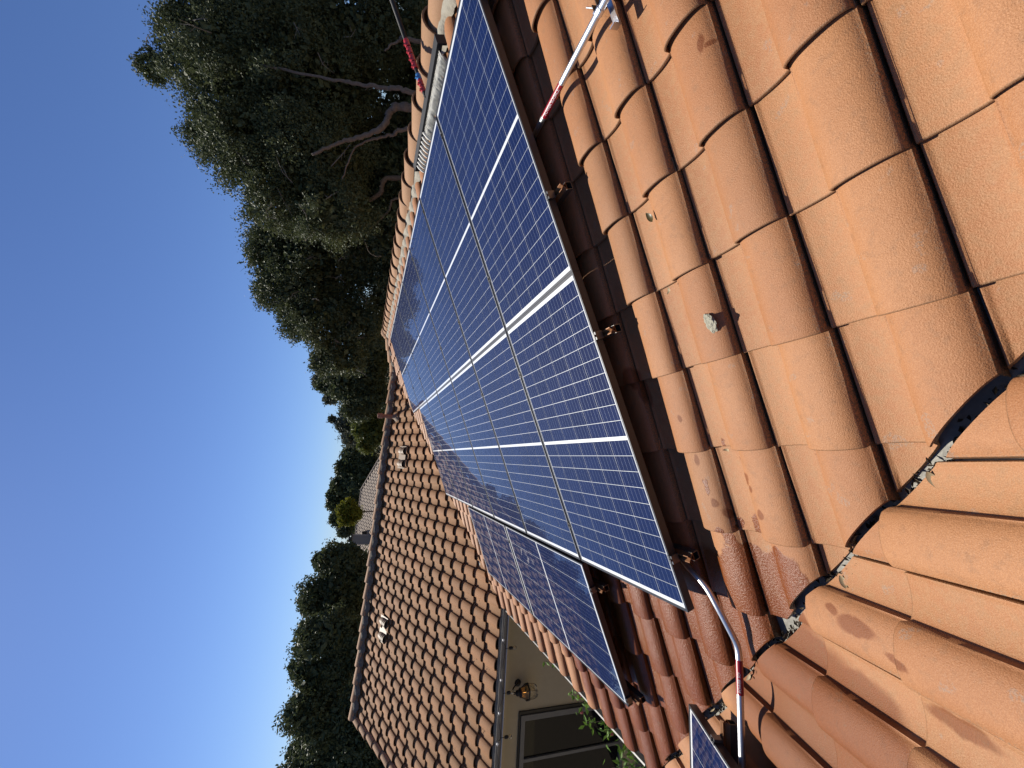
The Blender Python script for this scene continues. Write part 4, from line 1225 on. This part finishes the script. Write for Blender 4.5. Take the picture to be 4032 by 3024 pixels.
make_tree('oak_tree', 'dark oak behind the neighbour chimney, right end of the hedge trees', [(-4.38, 20.19, 2.32, 0.92), (-6.02, 20.67, 2.74, 1.05), (-5.53, 20.24, 1.77, 0.98), (-4.02, 19.88, 1.64, 0.65), (-4.31, 20.39, 2.9, 0.36), (-6.26, 20.89, 3.2, 0.5), (-4.9, 20.4, 1.2, 1.0), (-6.6, 20.6, 1.5, 1.0)], 0.065, M_OAK, [([(-5.4, 20.4, GZ), (-5.4, 20.4, 2)], 0.2, 0.1)], per=1700, seed=41)
make_tree('oak_tree', 'dark rounded oak in the middle of the hedge behind the far ridge', [(-7.04, 18.68, 2.58, 0.95), (-6.69, 18.75, 3.0, 0.40), (-6.62, 18.35, 1.9, 0.97), (-8.22, 19.07, 2.95, 0.58), (-8.56, 18.87, 2.22, 1.05), (-8.13, 18.54, 1.53, 0.85), (-7.3, 18.5, 1.0, 1.0)], 0.06, M_OAK, [([(-7.6, 18.7, GZ), (-7.6, 18.7, 2)], 0.2, 0.1)], per=1700, seed=42)
make_tree('oak_tree', 'dark broad oak beyond the gable end of the far roof', [(-9.48, 18.09, 2.48, 0.90), (-9.32, 18.18, 2.82, 0.5), (-9.8, 17.9, 1.79, 1.1), (-11.28, 18.45, 2.42, 0.75), (-11.59, 18.2, 1.57, 1.25), (-11.18, 17.84, 0.75, 1.2), (-12.38, 18.75, 2.6, 0.55), (-9.76, 17.66, 1.0, 0.9), (-13.5, 18.8, 1.6, 1.4), (-12.6, 17.9, 0.2, 1.3), (-10.2, 17.4, 0.1, 1.2), (-13.8, 18.0, -0.6, 1.4), (-11.6, 17.2, -0.8, 1.3), (-8.9, 17.5, 0.2, 1.0), (-14.6, 19.0, 0.4, 1.5)], 0.06, M_OAK, [([(-11, 18.2, GZ), (-11, 18.2, 2)], 0.22, 0.1)], per=1700, seed=43)
# far-off wood closing the horizon
def wood():
    rng = np.random.default_rng(77)
    n = 60000
    x = rng.uniform(-90, 120, n); y = rng.uniform(58, 76, n)
    top = 2.0 + 1.3 * np.sin(x * 0.21) + 0.9 * np.sin(x * 0.53 + 1)
    z = -1.5 + (top + 1.5) * rng.uniform(0, 1, n) ** 0.7
    V, Q = leaf_quads(np.stack([x, y, z], 1), 0.35, rng, 0.5)
    return mesh_quads('distant_wood', V, Q, M_OAK)
tag(obj('distant_wood', wood()), 'low dark wood along the horizon', 'wood', kind='stuff')

# ------------------------------------------------------------------ neighbour's roof beyond the far ridge
nb = thing('neighbour_house', 'grey brown tiled neighbour roof with a chimney beyond the far ridge', 'house', (-5, 40, -2.5))
def far_tiles():
    V = []; F = []
    yr, zr = 40.5, 1.46
    nrow, ncol, sub = 13, 46, 6
    for r in range(nrow):
        for edge in (0, 1):
            y = yr - (r + edge) * 0.33
            z0 = zr - (r + edge) * 0.33 * 0.40 + (0.05 if edge else 0.0)
            for i in range(ncol * sub + 1):
                x = -9.8 + i * 0.29 / sub
                V.append((x, y, z0 + 0.045 * max(-0.4, math.sin(2 * math.pi * i / sub))))
    m = ncol * sub + 1
    for r in range(nrow):
        for i in range(m - 1):
            x = -9.8 + i * 0.29 / sub
            y = r * 0.33
            if x > -2.55 + y * 1.0 or x < -7.05 - y * 1.0: continue
            a = (2 * r) * m + i
            F.append((a, a + m, a + m + 1, a + 1))
            if r + 1 < nrow:
                c = (2 * r + 1) * m + i
                F.append((c, c + m, c + m + 1, c + 1))
    return mesh_from('tile_roof', V, F, M_FARTILE, False)
o = obj('tile_roof', far_tiles(), None, nb); tag(o, kind='stuff')
b = MB(); b.tube([(-7.05, 40.5, 1.5), (-2.5, 40.5, 1.5)], 0.07, 8); b.tube([(-2.5, 40.5, 1.5), (1.2, 36.8, 0.0)], 0.07, 8); b.build('ridge_tile', M_FARTILE, nb)
b = MB(); b.box((-6.9, 37.2, -0.5), (-6.15, 37.8, 1.75)); ch = b.build('chimney', M_FARWALL, nb)
b = MB(); b.box((-7.0, 37.1, 1.752), (-6.05, 37.9, 1.85)); b.box((-6.7, 37.3, 1.852), (-6.35, 37.7, 2.05)); b.build('chimney_cap', M_DARKM, ch)
b = MB(); b.box((-7.0, 38.2, 0.66), (-6.0, 38.5, 0.98)); b.build('roof_vent', M_BLACK, nb)
b = MB(); b.box((-11.2, 36.6, -3), (1.3, 44, -0.15)); b.build('wall', M_FARWALL, nb)
